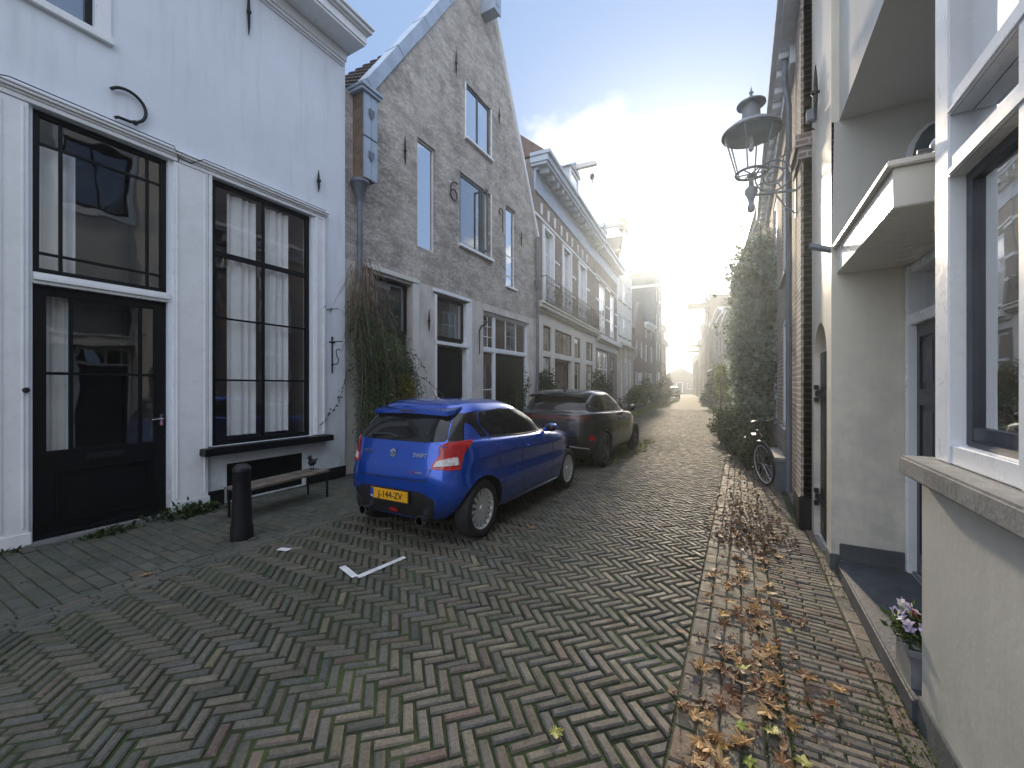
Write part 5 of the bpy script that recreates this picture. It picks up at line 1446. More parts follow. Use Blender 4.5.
fm = [flower_mesh((.50, .48, .68), (.5, .35, .03)), flower_mesh((.68, .68, .72), (.55, .4, .03)), flower_mesh((.40, .38, .66), (.5, .35, .03)), flower_mesh((.42, .03, .07), (.2, .02, .03))]
for k_ in range(34):
    o = link('flower', fm[3] if k_ == 4 else fm[k_ % 3], pl2)
    o.location = (-.12 + .2 * rng.uniform(), -.14 + .28 * (k_ / 33), .275 + .055 * rng.uniform() + (.07 if k_ == 4 else 0)); o.scale = (1.15,) * 3; o.rotation_euler = (rng.uniform(-.5, .5) + .5, -.9 + rng.uniform(-.4, .4), rng.uniform(0, 6))

# fallen leaves
def maple(colr, seed, curl):
    r = random.Random(seed)
    out = []
    lobes = [(-150, .42), (-100, .78), (-45, .95), (0, 1.08), (45, .95), (100, .78), (150, .42)]
    ang = []
    for i, (a, l) in enumerate(lobes):
        l *= r.uniform(.85, 1.1)
        ang += [(a - 13, l * .70), (a - 7, l * .74), (a, l), (a + 7, l * .74), (a + 13, l * .70)]
        if i < 6: ang.append(((a + lobes[i + 1][0]) / 2, .40 * r.uniform(.9, 1.15)))
    ang.append((180, .12))
    V = [(0, 0, 0)]
    k1, k2, ph = r.uniform(.2, 1) * curl, r.uniform(-.6, .8) * curl, r.uniform(0, 6)
    for a, l in ang:
        t_ = R(a + 90)
        x, y = l * math.cos(t_), l * math.sin(t_)
        V.append((x * r.uniform(.9, 1.08), y * r.uniform(.9, 1.08), r.gauss(0, .05) + k1 * .35 * (x * x) + k2 * .35 * y * y + .10 * curl * math.sin(3 * t_ + ph) * l))
    n = len(ang); F = []; T = []
    for i in range(n):
        F.append((0, 1 + i, 1 + (i + 1) % n)); s_ = r.uniform(.75, 1.25); T.append(tuple(c * s_ for c in colr))
    b = len(V); V += [(-.015, 0, .01), (.015, 0, .01), (.05, -.75, .03), (.03, -.75, .03)]; F.append((b, b + 1, b + 2, b + 3)); T.append(tuple(c * .7 for c in colr))
    return raw_mesh('fallen_leaf', np.array(V), F, K['fallen'], np.array(T, dtype=np.float32))
browns = [maple(c, i, 1.1) for i, c in enumerate([(.23, .115, .05), (.28, .15, .065), (.16, .075, .038), (.20, .10, .05), (.10, .05, .03), (.30, .17, .08)])]
tans = [maple(c, 20 + i, .8) for i, c in enumerate([(.42, .25, .10), (.46, .30, .14), (.40, .22, .07)])]
ygs = [maple(c, 40 + i, .5) for i, c in enumerate([(.36, .36, .10), (.28, .32, .07)])]
def oval(colr, seed):
    r = random.Random(seed); V = [(0, 0, .04)]; F = []; T = []
    n = 16
    for i in range(n):
        a = 2 * PI * i / n
        rr = 1 + .06 * r.uniform(-1, 1)
        x, y = .42 * math.cos(a) * rr * (1 + .25 * math.sin(a)), .95 * math.sin(a) * rr
        V.append((x, y, .28 * x * x + .18 * y * y * r.uniform(.4, 1.2)))
    for i in range(n):
        F.append((0, 1 + i, 1 + (i + 1) % n)); k_ = r.uniform(.75, 1.2); T.append(tuple(c * k_ for c in colr))
    return raw_mesh('fallen_leaf', np.array(V), F, K['fallen'], np.array(T, dtype=np.float32))
ovals = [oval(c, 60 + i) for i, c in enumerate([(.20, .11, .05), (.13, .07, .035), (.26, .15, .06), (.10, .06, .035)])]
def drop(me, x, y, s_, label, group, z=None, tilt=.15):
    o = link('fallen_leaf', me)
    o.scale = (s_, s_, s_ * random.uniform(.6, 1.2)); o.rotation_euler = (random.gauss(0, tilt), random.gauss(0, tilt), random.uniform(0, 6.28))
    o.location = (x, y, sway(x, y) + (.010 + abs(random.gauss(0, .012)) if z is None else z))
    tag(o, label, 'leaf', group)
LO = ('small oval brown leaf lying among the maple leaves on the right pavement', 'small oval leaves on the right pavement')
LB = ('dry brown maple leaf lying in the drift along the right pavement', 'brown fallen leaves on the right pavement')
LT = ('pale tan maple leaf lying in the drift along the right pavement', 'tan fallen leaves on the right pavement')
LG = ('yellow green maple leaf lying in the drift along the right pavement', 'yellow green fallen leaves on the right pavement')
cnt = 0
while cnt < 240:
    y = 1.5 + random.expovariate(.85)
    if y > 5.6: continue
    x = random.gauss(.02 + .02 * math.sin(y * 2), .15)
    if not -.34 < x < .62: continue
    s_ = random.uniform(.036, .068)
    u = random.random()
    if u < .22: drop(random.choice(ovals), x, y, s_ * random.uniform(.5, .85), *LO)
    elif u < .76: drop(random.choice(browns), x, y, s_, *LB)
    elif u < .95: drop(random.choice(tans), x, y, s_ * 1.1, *LT)
    else: drop(random.choice(ygs), x, y, s_ * 1.1, *LG)
    cnt += 1
for x, y, me, lb in ((.28, 2.05, tans[0], 'single large tan maple leaf lying apart nearest the cream house wall'), (-4.36, 1.55, tans[2], 'small orange leaf at the left kerb strip in the foreground'), (-5.93, 1.72, tans[0], 'orange leaf on the pavement in front of the black door'), (-5.75, 2.95, browns[1], 'curled orange brown leaf at the wall by the bollard'), (-2.05, 4.15, browns[1], 'lone brown leaf on the road right of the blue car'), (-.75, 1.75, ygs[0], 'lone small yellow leaf on the road in the foreground')):
    drop(me, x, y, .055, lb, None, .02, .15)
P = []
while len(P) < 1300:
    y = 4.6 + random.expovariate(.45)
    if y > 14: continue
    x = random.gauss(.08, .22) + bend(y)
    if -.4 < x - bend(y) < .5: P.append((x, y, sway(x, y) + .006 + abs(random.gauss(0, .008))))
P = np.array(P); V, F = leaf_quads(P, .05, .6)
V[:, 2] = V[:, 2].clip(.0, .045)
o = link('leaf_litter', raw_mesh('leaf_litter', V, F, K['fallen'], tints(len(P), [(.10, .06, .04), (.16, .10, .06), (.22, .14, .08), (.13, .075, .055)]))); o['kind'] = 'stuff'
P = []
while len(P) < 900:
    y = 1.5 + random.expovariate(.8); x = random.gauss(.05, .22)
    if y < 6 and -.28 < x < .6: P.append((x, y, sway(x, y) + .004))
P = np.array(P); V, F = leaf_quads(P, .022, .5); V[:, 2] = V[:, 2].clip(.0, .03)
o = link('leaf_crumbs', raw_mesh('leaf_crumbs', V, F, K['fallen'], tints(len(P), [(.10, .05, .03), (.2, .10, .05), (.28, .16, .08)]))); o['kind'] = 'stuff'

# ------------------------------------------------------------------ cars
def crom(p0, p1, p2, p3, t):
    return .5 * ((2 * p1) + (-p0 + p2) * t + (2 * p0 - 5 * p1 + 4 * p2 - p3) * t * t + (-p0 + 3 * p1 - 3 * p2 + p3) * t ** 3)

def car_shell(name, levels, mats, wheels, arch_r, sub=5, nseg=104):
    """levels: (half width, y rear, y front, z rear, z front, n rear, n front[, z side bump]); a closed loop each, interpolated upward"""
    L = np.array(levels, dtype=float)
    rowsL = []
    n = len(L)
    for i in range(n - 1):
        p = [L[max(0, i - 1)], L[i], L[i + 1], L[min(n - 1, i + 2)]]
        for k_ in range(sub): rowsL.append(crom(*p, k_ / sub))
    rowsL.append(L[-1])
    V = []; F = []
    for lv in rowsL:
        hw, yr, yf, zr, zf, nr, nf = lv[:7]
        ym = (yr + yf) / 2; hl = (yf - yr) / 2
        for j in range(nseg):
            a = 2 * PI * j / nseg
            sa, ca = math.sin(a), -math.cos(a)
            e = nr if ca < 0 else nf
            x = hw * math.copysign(abs(sa) ** (2 / e), sa); yy = math.copysign(abs(ca) ** (2 / e), ca)
            y = ym + hl * yy
            t_ = (yy + 1) / 2
            t_ = t_ * t_ * (3 - 2 * t_) * .6 + t_ * .4
            V.append((x, y, zr + (zf - zr) * t_))
    m = len(rowsL)
    for i in range(m - 1):
        for j in range(nseg):
            j2 = (j + 1) % nseg
            F.append((i * nseg + j, i * nseg + j2, (i + 1) * nseg + j2, (i + 1) * nseg + j))
    F.append(tuple(range(nseg))[::-1]); F.append(tuple((m - 1) * nseg + j for j in range(nseg)))
    me = bpy.data.meshes.new(name); me.from_pydata(V, [], F)
    for q in mats: me.materials.append(q)
    bm = bmesh.new(); bm.from_mesh(me); bmesh.ops.recalc_face_normals(bm, faces=bm.faces); bm.to_mesh(me)
    solid = BVHTree.FromBMesh(bm)
    bm.free()
    o = bpy.data.objects.new(name, me); COL.objects.link(o)
    cut = []
    for (wy, wz) in wheels:
        for sg in (-1, 1):
            c = MB(); c.lathe([(arch_r, sg * .52), (arch_r, sg * 1.2)], 40, (0, wy, wz), 'x')
            co = link('cutter', c.mesh('cutter', K['plastic'])); cut.append(co)
            md = o.modifiers.new('arch', 'BOOLEAN'); md.operation = 'DIFFERENCE'; md.object = co; md.solver = 'EXACT'
    dg = bpy.context.evaluated_depsgraph_get()
    me2 = bpy.data.meshes.new_from_object(o.evaluated_get(dg))
    bpy.data.objects.remove(o)
    for co in cut: bpy.data.objects.remove(co)
    me2.materials.clear()
    for q in mats: me2.materials.append(q)
    for p in me2.polygons:
        c = p.center; p.material_index = 0
        for (wy, wz) in wheels:
            d = math.hypot(c.y - wy, c.z - wz)
            if d < arch_r + .004 and abs(c.x) < 1.1 and (abs(c.x) < .54 or abs(d - arch_r) < .012): p.material_index = 1
        if p.normal.z < -.8 and c.z < .32: p.material_index = 1
    me2.polygons.foreach_set('use_smooth', [True] * len(me2.polygons))
    me2.set_sharp_from_angle(angle=R(38))
    me2.name = name
    return me2, solid

def rpoly(pts, r=.03, n=5):
    out = []
    N_ = len(pts)
    for i in range(N_):
        p0, p1, p2 = Vector(pts[i - 1]), Vector(pts[i]), Vector(pts[(i + 1) % N_])
        a = (p0 - p1); b = (p2 - p1)
        rr = min(r, a.length * .45, b.length * .45)
        s_, e_ = p1 + a.normalized() * rr, p1 + b.normalized() * rr
        for k_ in range(n + 1):
            t_ = k_ / n
            out.append(tuple(s_ * (1 - t_) ** 2 + p1 * 2 * t_ * (1 - t_) + e_ * t_ * t_))
    return out

def project(bvh, poly, ax, sg, off=.004, res=.05, lip=.22):
    """a panel that follows the body: polygon in (y,z) for ax 'x' or (x,z) for ax 'y', cast from side sg"""
    P = []
    for i, p in enumerate(poly):
        q = poly[(i + 1) % len(poly)]
        d = math.hypot(q[0] - p[0], q[1] - p[1]); k_ = max(1, int(d / res))
        for t_ in range(k_): P.append((p[0] + (q[0] - p[0]) * t_ / k_, p[1] + (q[1] - p[1]) * t_ / k_))
    nb = len(P)
    xs = [p[0] for p in P]; zs = [p[1] for p in P]
    def inside(x, z):
        c = False
        for i in range(nb):
            (x0, z0), (x1, z1) = P[i], P[i - 1]
            if (z0 > z) != (z1 > z) and x < (x1 - x0) * (z - z0) / (z1 - z0) + x0: c = not c
        return c
    I = []
    for x in np.arange(min(xs) + res * .5, max(xs), res):
        for z in np.arange(min(zs) + res * .5, max(zs), res):
            if inside(x, z) and min((x - p[0]) ** 2 + (z - p[1]) ** 2 for p in P) > (res * .45) ** 2: I.append((x, z))
    r_ = delaunay_2d_cdt([Vector(p) for p in P + I], [], [list(range(nb))], 1, 1e-5)
    V = []; ok = []
    for v in r_[0]:
        if ax == 'x': o_, d_ = Vector((sg * 3, v[0], v[1])), Vector((-sg, 0, 0))
        else: o_, d_ = Vector((v[0], sg * 5, v[1])), Vector((0, -sg, 0))
        h = bvh.ray_cast(o_, d_)
        if h[0] is None: V.append(None)
        else:
            nrm = h[1]
            if nrm.dot(d_) > 0: nrm = -nrm
            V.append(h[0] + nrm * off)
    if ax == 'y':
        ext = [v.y * sg for v in V if v is not None]
        mx_ = max(ext)
        V = [v if v is not None and v.y * sg > mx_ - (lip if max(zs) < 1.1 else .6) else None for v in V]
    if ax == 'x':
        mx_ = max(v.x * sg for v in V if v is not None)
        V = [v if v is not None and v.x * sg > mx_ - .26 else None for v in V]
    m = MB()
    for f in r_[2]:
        q = [V[i] for i in f]
        if ax == 'x' and any(v is None for v in q): continue
        if ax == 'x' and max(v.x * sg for v in q) - min(v.x * sg for v in q) > res * 2.2: continue
        if any(v is None for v in q): continue
        m.poly(q)
    # lip so the panel does not float
    edge = {}
    for f in r_[2]:
        for i in range(len(f)):
            e = tuple(sorted((f[i], f[(i + 1) % len(f)]))); edge[e] = edge.get(e, 0) + 1
    for (a, b), c in edge.items():
        if c == 1 and V[a] is not None and V[b] is not None:
            if ax == 'x': dv = Vector((-sg * (off + .006), 0, 0))
            else: dv = Vector((0, -sg * (off + .006), 0))
            m.poly([V[a], V[b], V[b] + dv, V[a] + dv])
    return m

def strip(pts, w_):
    """thin polygon band along a polyline"""
    L_, R_ = [], []
    for i, p in enumerate(pts):
        a = Vector(pts[max(0, i - 1)]); b = Vector(pts[min(len(pts) - 1, i + 1)])
        d = (b - a).normalized(); n = Vector((-d.y, d.x)) * w_ / 2
        L_.append((p[0] + n.x, p[1] + n.y)); R_.append((p[0] - n.x, p[1] - n.y))
    return L_ + R_[::-1]

def seam(par, bvh, ax, sg, pts, w_=.010, mat='plastic', name='panel_gap', off=.0016):
    return part(name, project(bvh, strip(pts, w_), ax, sg, off, .03), K[mat], par, smooth=True, recalc=True)

def make_wheel(par, x, y, z, r, sg, spokes, smat, wd=.20, rimr=.205, style='pair'):
    ty = MB()
    h = wd / 2
    ty.lathe([(rimr - .004, -h * .8), (rimr + .02, -h * .95), (r - .045, -h), (r - .012, -h * .86), (r, -h * .6), (r, h * .6), (r - .012, h * .86), (r - .045, h), (rimr + .02, h * .95), (rimr - .004, h * .8)], 44, (x, y, z), 'x', cap=False)
    w = thing_part('wheel', par)
    tyre = part('tyre', ty, K['rubber'], w, smooth=True)
    rim = MB()
    xo = x + sg * h * .72
    rim.lathe([(rimr, x - sg * h * .7 - x), (rimr - .018, -sg * h * .5), (rimr - .024, sg * h * .55), (rimr - .010, sg * h * .78), (rimr + .004, sg * h * .84), (rimr + .006, sg * h * .6)], 44, (x, y, z), 'x', cap=False)
    rim.lathe([(.0, sg * h * .70), (.03, sg * h * .70), (.034, sg * h * .62), (.06, sg * h * .56), (.062, sg * h * .2)], 20, (x, y, z), 'x')
    for k_ in range(spokes):
        a0 = 2 * PI * k_ / spokes + .2
        offs = (-.17, .17) if style == 'pair' else (0,)
        for da in offs:
            a = a0 + da * (.8 if style == 'pair' else 1)
            wi, wo = (.020, .017) if style == 'pair' else (.024, .030)
            ri, ro = .045, rimr - .012
            ai = a0 + da * .9; ao = a0 + da * 1.15
            ci, co = (math.cos(ai), math.sin(ai)), (math.cos(ao), math.sin(ao))
            d = Vector((co[0] * ro - ci[0] * ri, co[1] * ro - ci[1] * ri)).normalized(); n = Vector((-d.y, d.x))
            q = [(ci[0] * ri + n.x * wi, ci[1] * ri + n.y * wi), (co[0] * ro + n.x * wo, co[1] * ro + n.y * wo), (co[0] * ro - n.x * wo, co[1] * ro - n.y * wo), (ci[0] * ri - n.x * wi, ci[1] * ri - n.y * wi)]
            k0 = len(rim.v)
            xa, xb = x + sg * h * .62, x + sg * h * .40
            xc = x + sg * h * .76
            front = [(xa, y + q[0][0], z + q[0][1]), (xc, y + q[1][0], z + q[1][1]), (xc, y + q[2][0], z + q[2][1]), (xa, y + q[3][0], z + q[3][1])]
            back = [(xb, p[1], p[2]) for p in front]
            rim.poly(front); rim.poly(back)
            for i in range(4):
                j = (i + 1) % 4; rim.poly([front[i], front[j], back[j], back[i]])
    part('rim', rim, K[smat], w, smooth=True)
    bk = MB(); bk.lathe([(.0, sg * h * .1), (rimr - .03, sg * h * .1), (rimr - .03, -sg * h * .2)], 30, (x, y, z), 'x'); part('brake_disc', bk, K['iron'], w, smooth=True)
    return w

def thing_part(name, par):
    o = bpy.data.objects.new(name, None); COL.objects.link(o); o.parent = par; o.empty_display_size = .1
    return o

def letter(par, bvh, txt, size, x, z, mat, name, rear=True, y=None, off=.006, ext=.002):
    me = text_mesh(txt, size, K[mat], ext)
    o = link(name, me, par)
    if y is None:
        h = bvh.ray_cast(Vector((x, -5, z)), Vector((0, 1, 0)))
        y = h[0].y; nrm = h[1]
        if nrm.y > 0: nrm = -nrm
        tl = math.atan2(nrm.z, -nrm.y)
        yaw = math.atan2(nrm.x, -nrm.y)
    else: tl = 0; yaw = 0
    o.rotation_euler = (PI / 2 - tl, 0, yaw)
    o.location = (x, y - off, z + .0)
    return o

# blue hatchback
BC = thing('blue_hatchback', 'shiny metallic blue small hatchback with yellow number plate parked at the left kerb', 'car', (-3.17, 3.66, 0))
bl_lv = [(.66, -.36, 2.98, .215, .20, 4, 4),
         (.785, -.45, 3.14, .25, .215, 4, 3.4),
         (.835, -.515, 3.20, .42, .40, 5.8, 3.2),
         (.858, -.535, 3.21, .56, .53, 5.8, 3.0),
         (.838, -.530, 3.17, .72, .66, 5.8, 3.0),
         (.858, -.500, 3.08, .87, .77, 5.0, 3.0),
         (.838, -.480, 2.93, .97, .85, 5.2, 3.2),
         (.806, -.465, 2.55, 1.025, .925, 5.4, 3.4),
         (.765, -.445, 2.02, 1.06, .985, 5.4, 3.6),
         (.715, -.345, 1.62, 1.19, 1.165, 5.0, 4.0),
         (.650, -.205, 1.24, 1.325, 1.315, 4.6, 4.0),
         (.575, -.10, .98, 1.405, 1.40, 4.4, 4.0),
         (.44, .06, .72, 1.447, 1.443, 4, 4),
         (.20, .25, .50, 1.462, 1.458, 3, 3)]
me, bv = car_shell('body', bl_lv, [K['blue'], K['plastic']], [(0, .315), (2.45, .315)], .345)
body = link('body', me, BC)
for wy in (0, 2.45):
    for sg in (-1, 1): make_wheel(BC, sg * .715, wy, .305, .305, sg, 8, 'alloy', wd=.19, rimr=.212)
for sg in (1, -1):
    fw = rpoly([(.60, 1.325), (1.00, 1.315), (1.62, 1.035), (1.62, 1.0), (.83, 1.02)], .03)
    part('front_window', project(bv, fw, 'x', sg, .004), K['carglass'], BC, smooth=True)
    rw = rpoly([(.12, 1.318), (.52, 1.328), (.74, 1.022), (.20, 1.055), (.05, 1.19)], .03)
    part('rear_window', project(bv, rw, 'x', sg, .004), K['carglass'], BC, smooth=True)
    pp = [(.52, 1.332), (.62, 1.332), (.85, 1.018), (.75, 1.020)]
    part('door_pillar', project(bv, pp, 'x', sg, .0055, .04), K['pianoblack'], BC, smooth=True)
    cp = rpoly([(-.20, 1.30), (.10, 1.325), (.03, 1.195), (.14, 1.06), (.03, 1.055), (-.08, 1.20), (-.16, 1.225), (-.26, 1.18)], .02)
    part('quarter_pillar', project(bv, cp, 'x', sg, .0045, .03), K['pianoblack'], BC, smooth=True)
    part('window_trim', project(bv, strip([(.19, 1.045), (.83, 1.008), (1.64, .985)], .014), 'x', sg, .007, .04), K['plastic'], BC, smooth=True)
    seam(BC, bv, 'x', sg, [(.83, 1.01), (.80, .80), (.83, .40), (.90, .31)])
    seam(BC, bv, 'x', sg, [(1.66, .98), (1.74, .80), (1.74, .45), (1.66, .31), (.90, .31)])
    seam(BC, bv, 'x', sg, [(.14, 1.05), (.22, .85), (.34, .62), (.40, .42), (.55, .31), (.88, .31)])
    part('sill_strip', project(bv, strip([(.38, .255), (2.06, .245)], .016), 'x', sg, .006, .05), K['chrome'], BC, smooth=True)
    part('door_handle', project(bv, rpoly([(.92, .872), (1.08, .865), (1.08, .835), (.92, .842)], .012), 'x', sg, .022, .03), K['blue'], BC, smooth=True)
    # rear lamps: red lens wrapped round the corner, clear middle
    tl = rpoly([(sg * .50, .78), (sg * .515, .835), (sg * .60, .965), (sg * .70, 1.00), (sg * .845, 1.015), (sg * .85, .80), (sg * .80, .765)], .02)
    lamp = part('tail_lamp', project(bv, tl, 'y', -1, .010, .022), K['red'], BC, smooth=True)
    tl2 = rpoly([(-.455, .77), (-.43, 1.0), (-.38, 1.035), (-.12, 1.045), (-.24, .96), (-.34, .81), (-.38, .765)], .02)
    part('side_lens', project(bv, tl2, 'x', sg, .010, .022), K['red'], lamp, smooth=True)
    cl = rpoly([(sg * .53, .80), (sg * .545, .855), (sg * .70, .895), (sg * .72, .815)], .012)
    part('clear_lens', project(bv, cl, 'y', -1, .015, .02), K['clear'], lamp, smooth=True)
    mir = MB(); mir.sphere((sg * .89, 1.58, 1.03), .09, .07, .062); mir.tube([(sg * .77, 1.60, 1.0), (sg * .85, 1.59, 1.01)], [.03, .025], 8)
    mo = part('wing_mirror', mir, K['blue'], BC, smooth=True)
    mg = MB(); mg.sphere((sg * .895, 1.535, 1.03), .07, .035, .047); part('mirror_glass', mg, K['carglass'], mo, smooth=True)
    ex = MB(); ex.lathe([(.05, 0), (.05, -.15), (.043, -.15), (.043, 0)], 20, (sg * .40, -.405, .268), 'y', cap=False); eo = part('exhaust_tip', ex, K['chrome'], BC, smooth=True)
    ei = MB(); ei.lathe([(.0, -.10), (.041, -.10)], 18, (sg * .40, -.40, .265), 'y'); part('bore', ei, K['plastic'], eo)
    hl = rpoly([(sg * .45, .66), (sg * .55, .80), (sg * .80, .84), (sg * .80, .66)], .03)
    part('headlamp', project(bv, hl, 'y', 1, .006, .04), K['clear'], BC, smooth=True)
rwp = rpoly([(-.61, 1.045), (-.53, 1.28), (-.44, 1.325), (.44, 1.325), (.53, 1.28), (.61, 1.045), (.4, 1.03), (-.4, 1.03)], .04)
part('rear_screen', project(bv, rwp, 'y', -1, .004), K['carglass'], BC, smooth=True)
part('wiper', project(bv, strip([(.02, 1.06), (-.12, 1.085), (-.38, 1.075)], .018), 'y', -1, .014, .03), K['plastic'], BC, smooth=True)
for sg in (1, -1):
    part('screen_pillar', project(bv, rpoly([(sg * .54, 1.31), (sg * .61, 1.31), (sg * .71, 1.04), (sg * .615, 1.04)], .02), 'y', -1, .0048, .03), K['pianoblack'], BC, smooth=True)
spo = MB()
top = [(-.575, -.20), (-.52, -.27), (0, -.30), (.52, -.27), (.575, -.20), (.55, .05), (0, .12), (-.55, .05)]
def zsp(x, y): return 1.385 + (y + .12) * .20 - .045 * (abs(x) / .6) ** 3
ins_ = [(x, y, zsp(x, y) + .012) for x, y in top]; bot = [(x, y, zsp(x, y) - (.045 if y < -.2 else .03)) for x, y in top]
spo.poly(ins_); spo.poly(bot)
for i in range(8): spo.poly([ins_[i], ins_[(i + 1) % 8], bot[(i + 1) % 8], bot[i]])
so = part('roof_spoiler', spo, K['blue'], BC, bevel=.012, smooth=True)
ub = MB(); ub.poly([(x * .97, y + .012, zsp(x, y) - .048) for x, y in top[:5]] + [(x * .97, y, 1.30) for x, y in ((.54, -.14), (-.54, -.14))]); part('underside', ub, K['plastic'], so)
bl3 = MB(); bl3.box(-.10, .10, -.304, -.28, 1.325, 1.34); part('brake_light', bl3, K['redd'], so)
an = MB(); an.tube([(0, .22, 1.45), (.0, .12, 1.54)], [.008, .003], 6); an.sphere((0, .23, 1.455), .03, .05, .012); part('aerial', an, K['plastic'], BC, smooth=True)
dif = rpoly([(-.56, .47), (-.42, .545), (.42, .545), (.56, .47), (.47, .27), (-.47, .27)], .05)
part('diffuser', project(bv, dif, 'y', -1, .006), K['plastic'], BC, smooth=True)
part('fog_lamp', project(bv, rpoly([(-.06, .30), (.06, .30), (.05, .34), (-.05, .34)], .01), 'y', -1, .016, .03), K['red'], BC, smooth=True)
for pts in ([(-.60, 1.0), (-.50, .76), (-.47, .66), (0, .645), (.47, .66), (.50, .76), (.60, 1.0)],): seam(BC, bv, 'y', -1, pts)
part('hatch_crease', project(bv, strip([(-.48, .775), (0, .755), (.48, .775)], .012), 'y', -1, .004, .04), K['blue'], BC, smooth=True)
plate = MB(); plate.box(-.26, .26, -.566, -.556, .425, .535); po = part('number_plate', plate, K['plateyellow'], BC, bevel=.004)
pf = MB(); pf.box(-.272, .272, -.558, -.53, .412, .548); part('plate_holder', pf, K['plastic'], po)
ps = MB(); ps.box(-.258, -.215, -.5675, -.5655, .428, .532); part('country_strip', ps, K['plateblue'], po)
letter(po, bv, 'J-144-ZV', .092, .022, .478, 'plastic', 'plate_lettering', y=-.566, off=.002)
letter(po, bv, 'NL', .03, -.2365, .447, 'white', 'country_letters', y=-.5675, off=.0015)
# badge: an angular S stroke in chrome
bd = MB()
S = [(.040, .030), (.006, .052), (-.040, .022), (-.040, .008), (.012, -.012), (-.006, -.022), (-.040, -.006), (-.040, -.030), (-.006, -.052), (.040, -.022), (.040, -.008), (-.012, .012), (.006, .022), (.040, .006)]
bd.prism([(p[0] * .95, p[1] * .95) for p in S], 'y', -.004, .004)
h = bv.ray_cast(Vector((0, -5, .905)), Vector((0, 1, 0)))
bo_ = part('badge', bd, K['chrome'], BC); bo_.location = (0, h[0].y - .006, .905)
letter(BC, bv, 'SWIFT', .062, .36, .90, 'chrome', 'model_lettering')
letter(BC, bv, 'SUZUKI', .045, -.37, .90, 'chrome', 'maker_lettering')
letter(BC, bv, 'HYBRID', .026, .37, .735, 'chrome', 'hybrid_lettering')
part('badge_bar', project(bv, [(.275, .735 - .01), (.30, .735 - .01), (.30, .735 + .01), (.275, .735 + .01)], 'y', -1, .006, .02), K['red'], BC)

# dark hatchback
DCAR = thing('dark_hatchback', 'dark grey hatchback with dark full width rear lamp strip parked ahead of the blue car', 'car', (-3.19, 8.02, 0))
dk_lv = [(.70, -.52, 3.25, .22, .20, 4, 4),
         (.83, -.64, 3.38, .26, .22, 4, 3.4),
         (.885, -.715, 3.44, .45, .42, 4.6, 3.2),
         (.900, -.735, 3.45, .62, .58, 4.8, 3.0),
         (.895, -.720, 3.40, .80, .72, 5, 3.0),
         (.893, -.700, 3.30, .93, .82, 5.2, 3.0),
         (.872, -.690, 3.15, 1.02, .91, 5.2, 3.2),
         (.842, -.665, 2.75, 1.075, .98, 5.2, 3.4),
         (.800, -.600, 2.25, 1.12, 1.03, 5, 3.6),
         (.745, -.460, 1.72, 1.28, 1.23, 4.8, 4),
         (.690, -.300, 1.32, 1.41, 1.38, 4.6, 4),
         (.610, -.160, 1.02, 1.485, 1.475, 4.4, 4),
         (.46, .05, .75, 1.52, 1.515, 4, 4),
         (.20, .25, .52, 1.535, 1.53, 3, 3)]
me, bv2 = car_shell('body', dk_lv, [K['grey'], K['plastic']], [(0, .345), (2.62, .345)], .375)
link('body', me, DCAR)
for wy in (0, 2.62):
    for sg in (-1, 1): make_wheel(DCAR, sg * .785, wy, .338, .338, sg, 5, 'darkalloy', wd=.21, rimr=.245, style='pair')
for sg in (1, -1):
    part('front_window', project(bv2, rpoly([(.66, 1.405), (1.08, 1.385), (1.90, 1.08), (1.90, 1.05), (.82, 1.075)], .03), 'x', sg, .004), K['carglass'], DCAR, smooth=True)
    part('rear_window', project(bv2, rpoly([(-.12, 1.40), (.60, 1.41), (.76, 1.078), (-.15, 1.11), (-.36, 1.20)], .04), 'x', sg, .004), K['carglass'], DCAR, smooth=True)
    part('door_pillar', project(bv2, [(.58, 1.412), (.68, 1.41), (.84, 1.072), (.74, 1.076)], 'x', sg, .0055, .04), K['pianoblack'], DCAR, smooth=True)
    part('window_trim', project(bv2, strip([(-.38, 1.205), (-.14, 1.098), (.83, 1.062), (1.92, 1.035)], .016), 'x', sg, .007, .04), K['chrome'], DCAR, smooth=True)
    seam(DCAR, bv2, 'x', sg, [(.83, 1.06), (.82, .80), (.86, .40)])
    seam(DCAR, bv2, 'x', sg, [(1.94, 1.03), (1.96, .70), (1.88, .36), (.86, .33), (.5, .36), (.34, .72), (.16, 1.0)])
    part('door_handle', project(bv2, rpoly([(.92, .925), (1.10, .915), (1.10, .88), (.92, .89)], .012), 'x', sg, .02, .03), K['grey'], DCAR, smooth=True)
    part('sill_trim', project(bv2, rpoly([(.42, .235), (2.2, .225), (2.2, .32), (.42, .33)], .02), 'x', sg, .008), K['plastic'], DCAR, smooth=True)
    part('arch_trim', project(bv2, strip([(math.cos(a) * .395, .345 + math.sin(a) * .395) for a in np.linspace(.0, PI, 18)], .045), 'x', sg, .006, .03), K['plastic'], DCAR, smooth=True)
    mir = MB(); mir.sphere((sg * .97, 1.72, 1.10), .11, .08, .08); mir.tube([(sg * .84, 1.76, 1.06), (sg * .92, 1.74, 1.08)], [.03, .025], 8)
    mo = part('wing_mirror', mir, K['grey'], DCAR, smooth=True)
    mg = MB(); mg.sphere((sg * .975, 1.67, 1.10), .085, .035, .06); part('mirror_glass', mg, K['carglass'], mo, smooth=True)
    part('reflector', project(bv2, rpoly([(sg * .70, .585), (sg * .78, .57), (sg * .78, .66), (sg * .72, .67)], .01), 'y', -1, .01, .03), K['red'], DCAR, smooth=True)
    part('headlamp', project(bv2, rpoly([(sg * .50, .72), (sg * .58, .82), (sg * .84, .88), (sg * .84, .76)], .03), 'y', 1, .006, .04), K['clear'], DCAR, smooth=True)
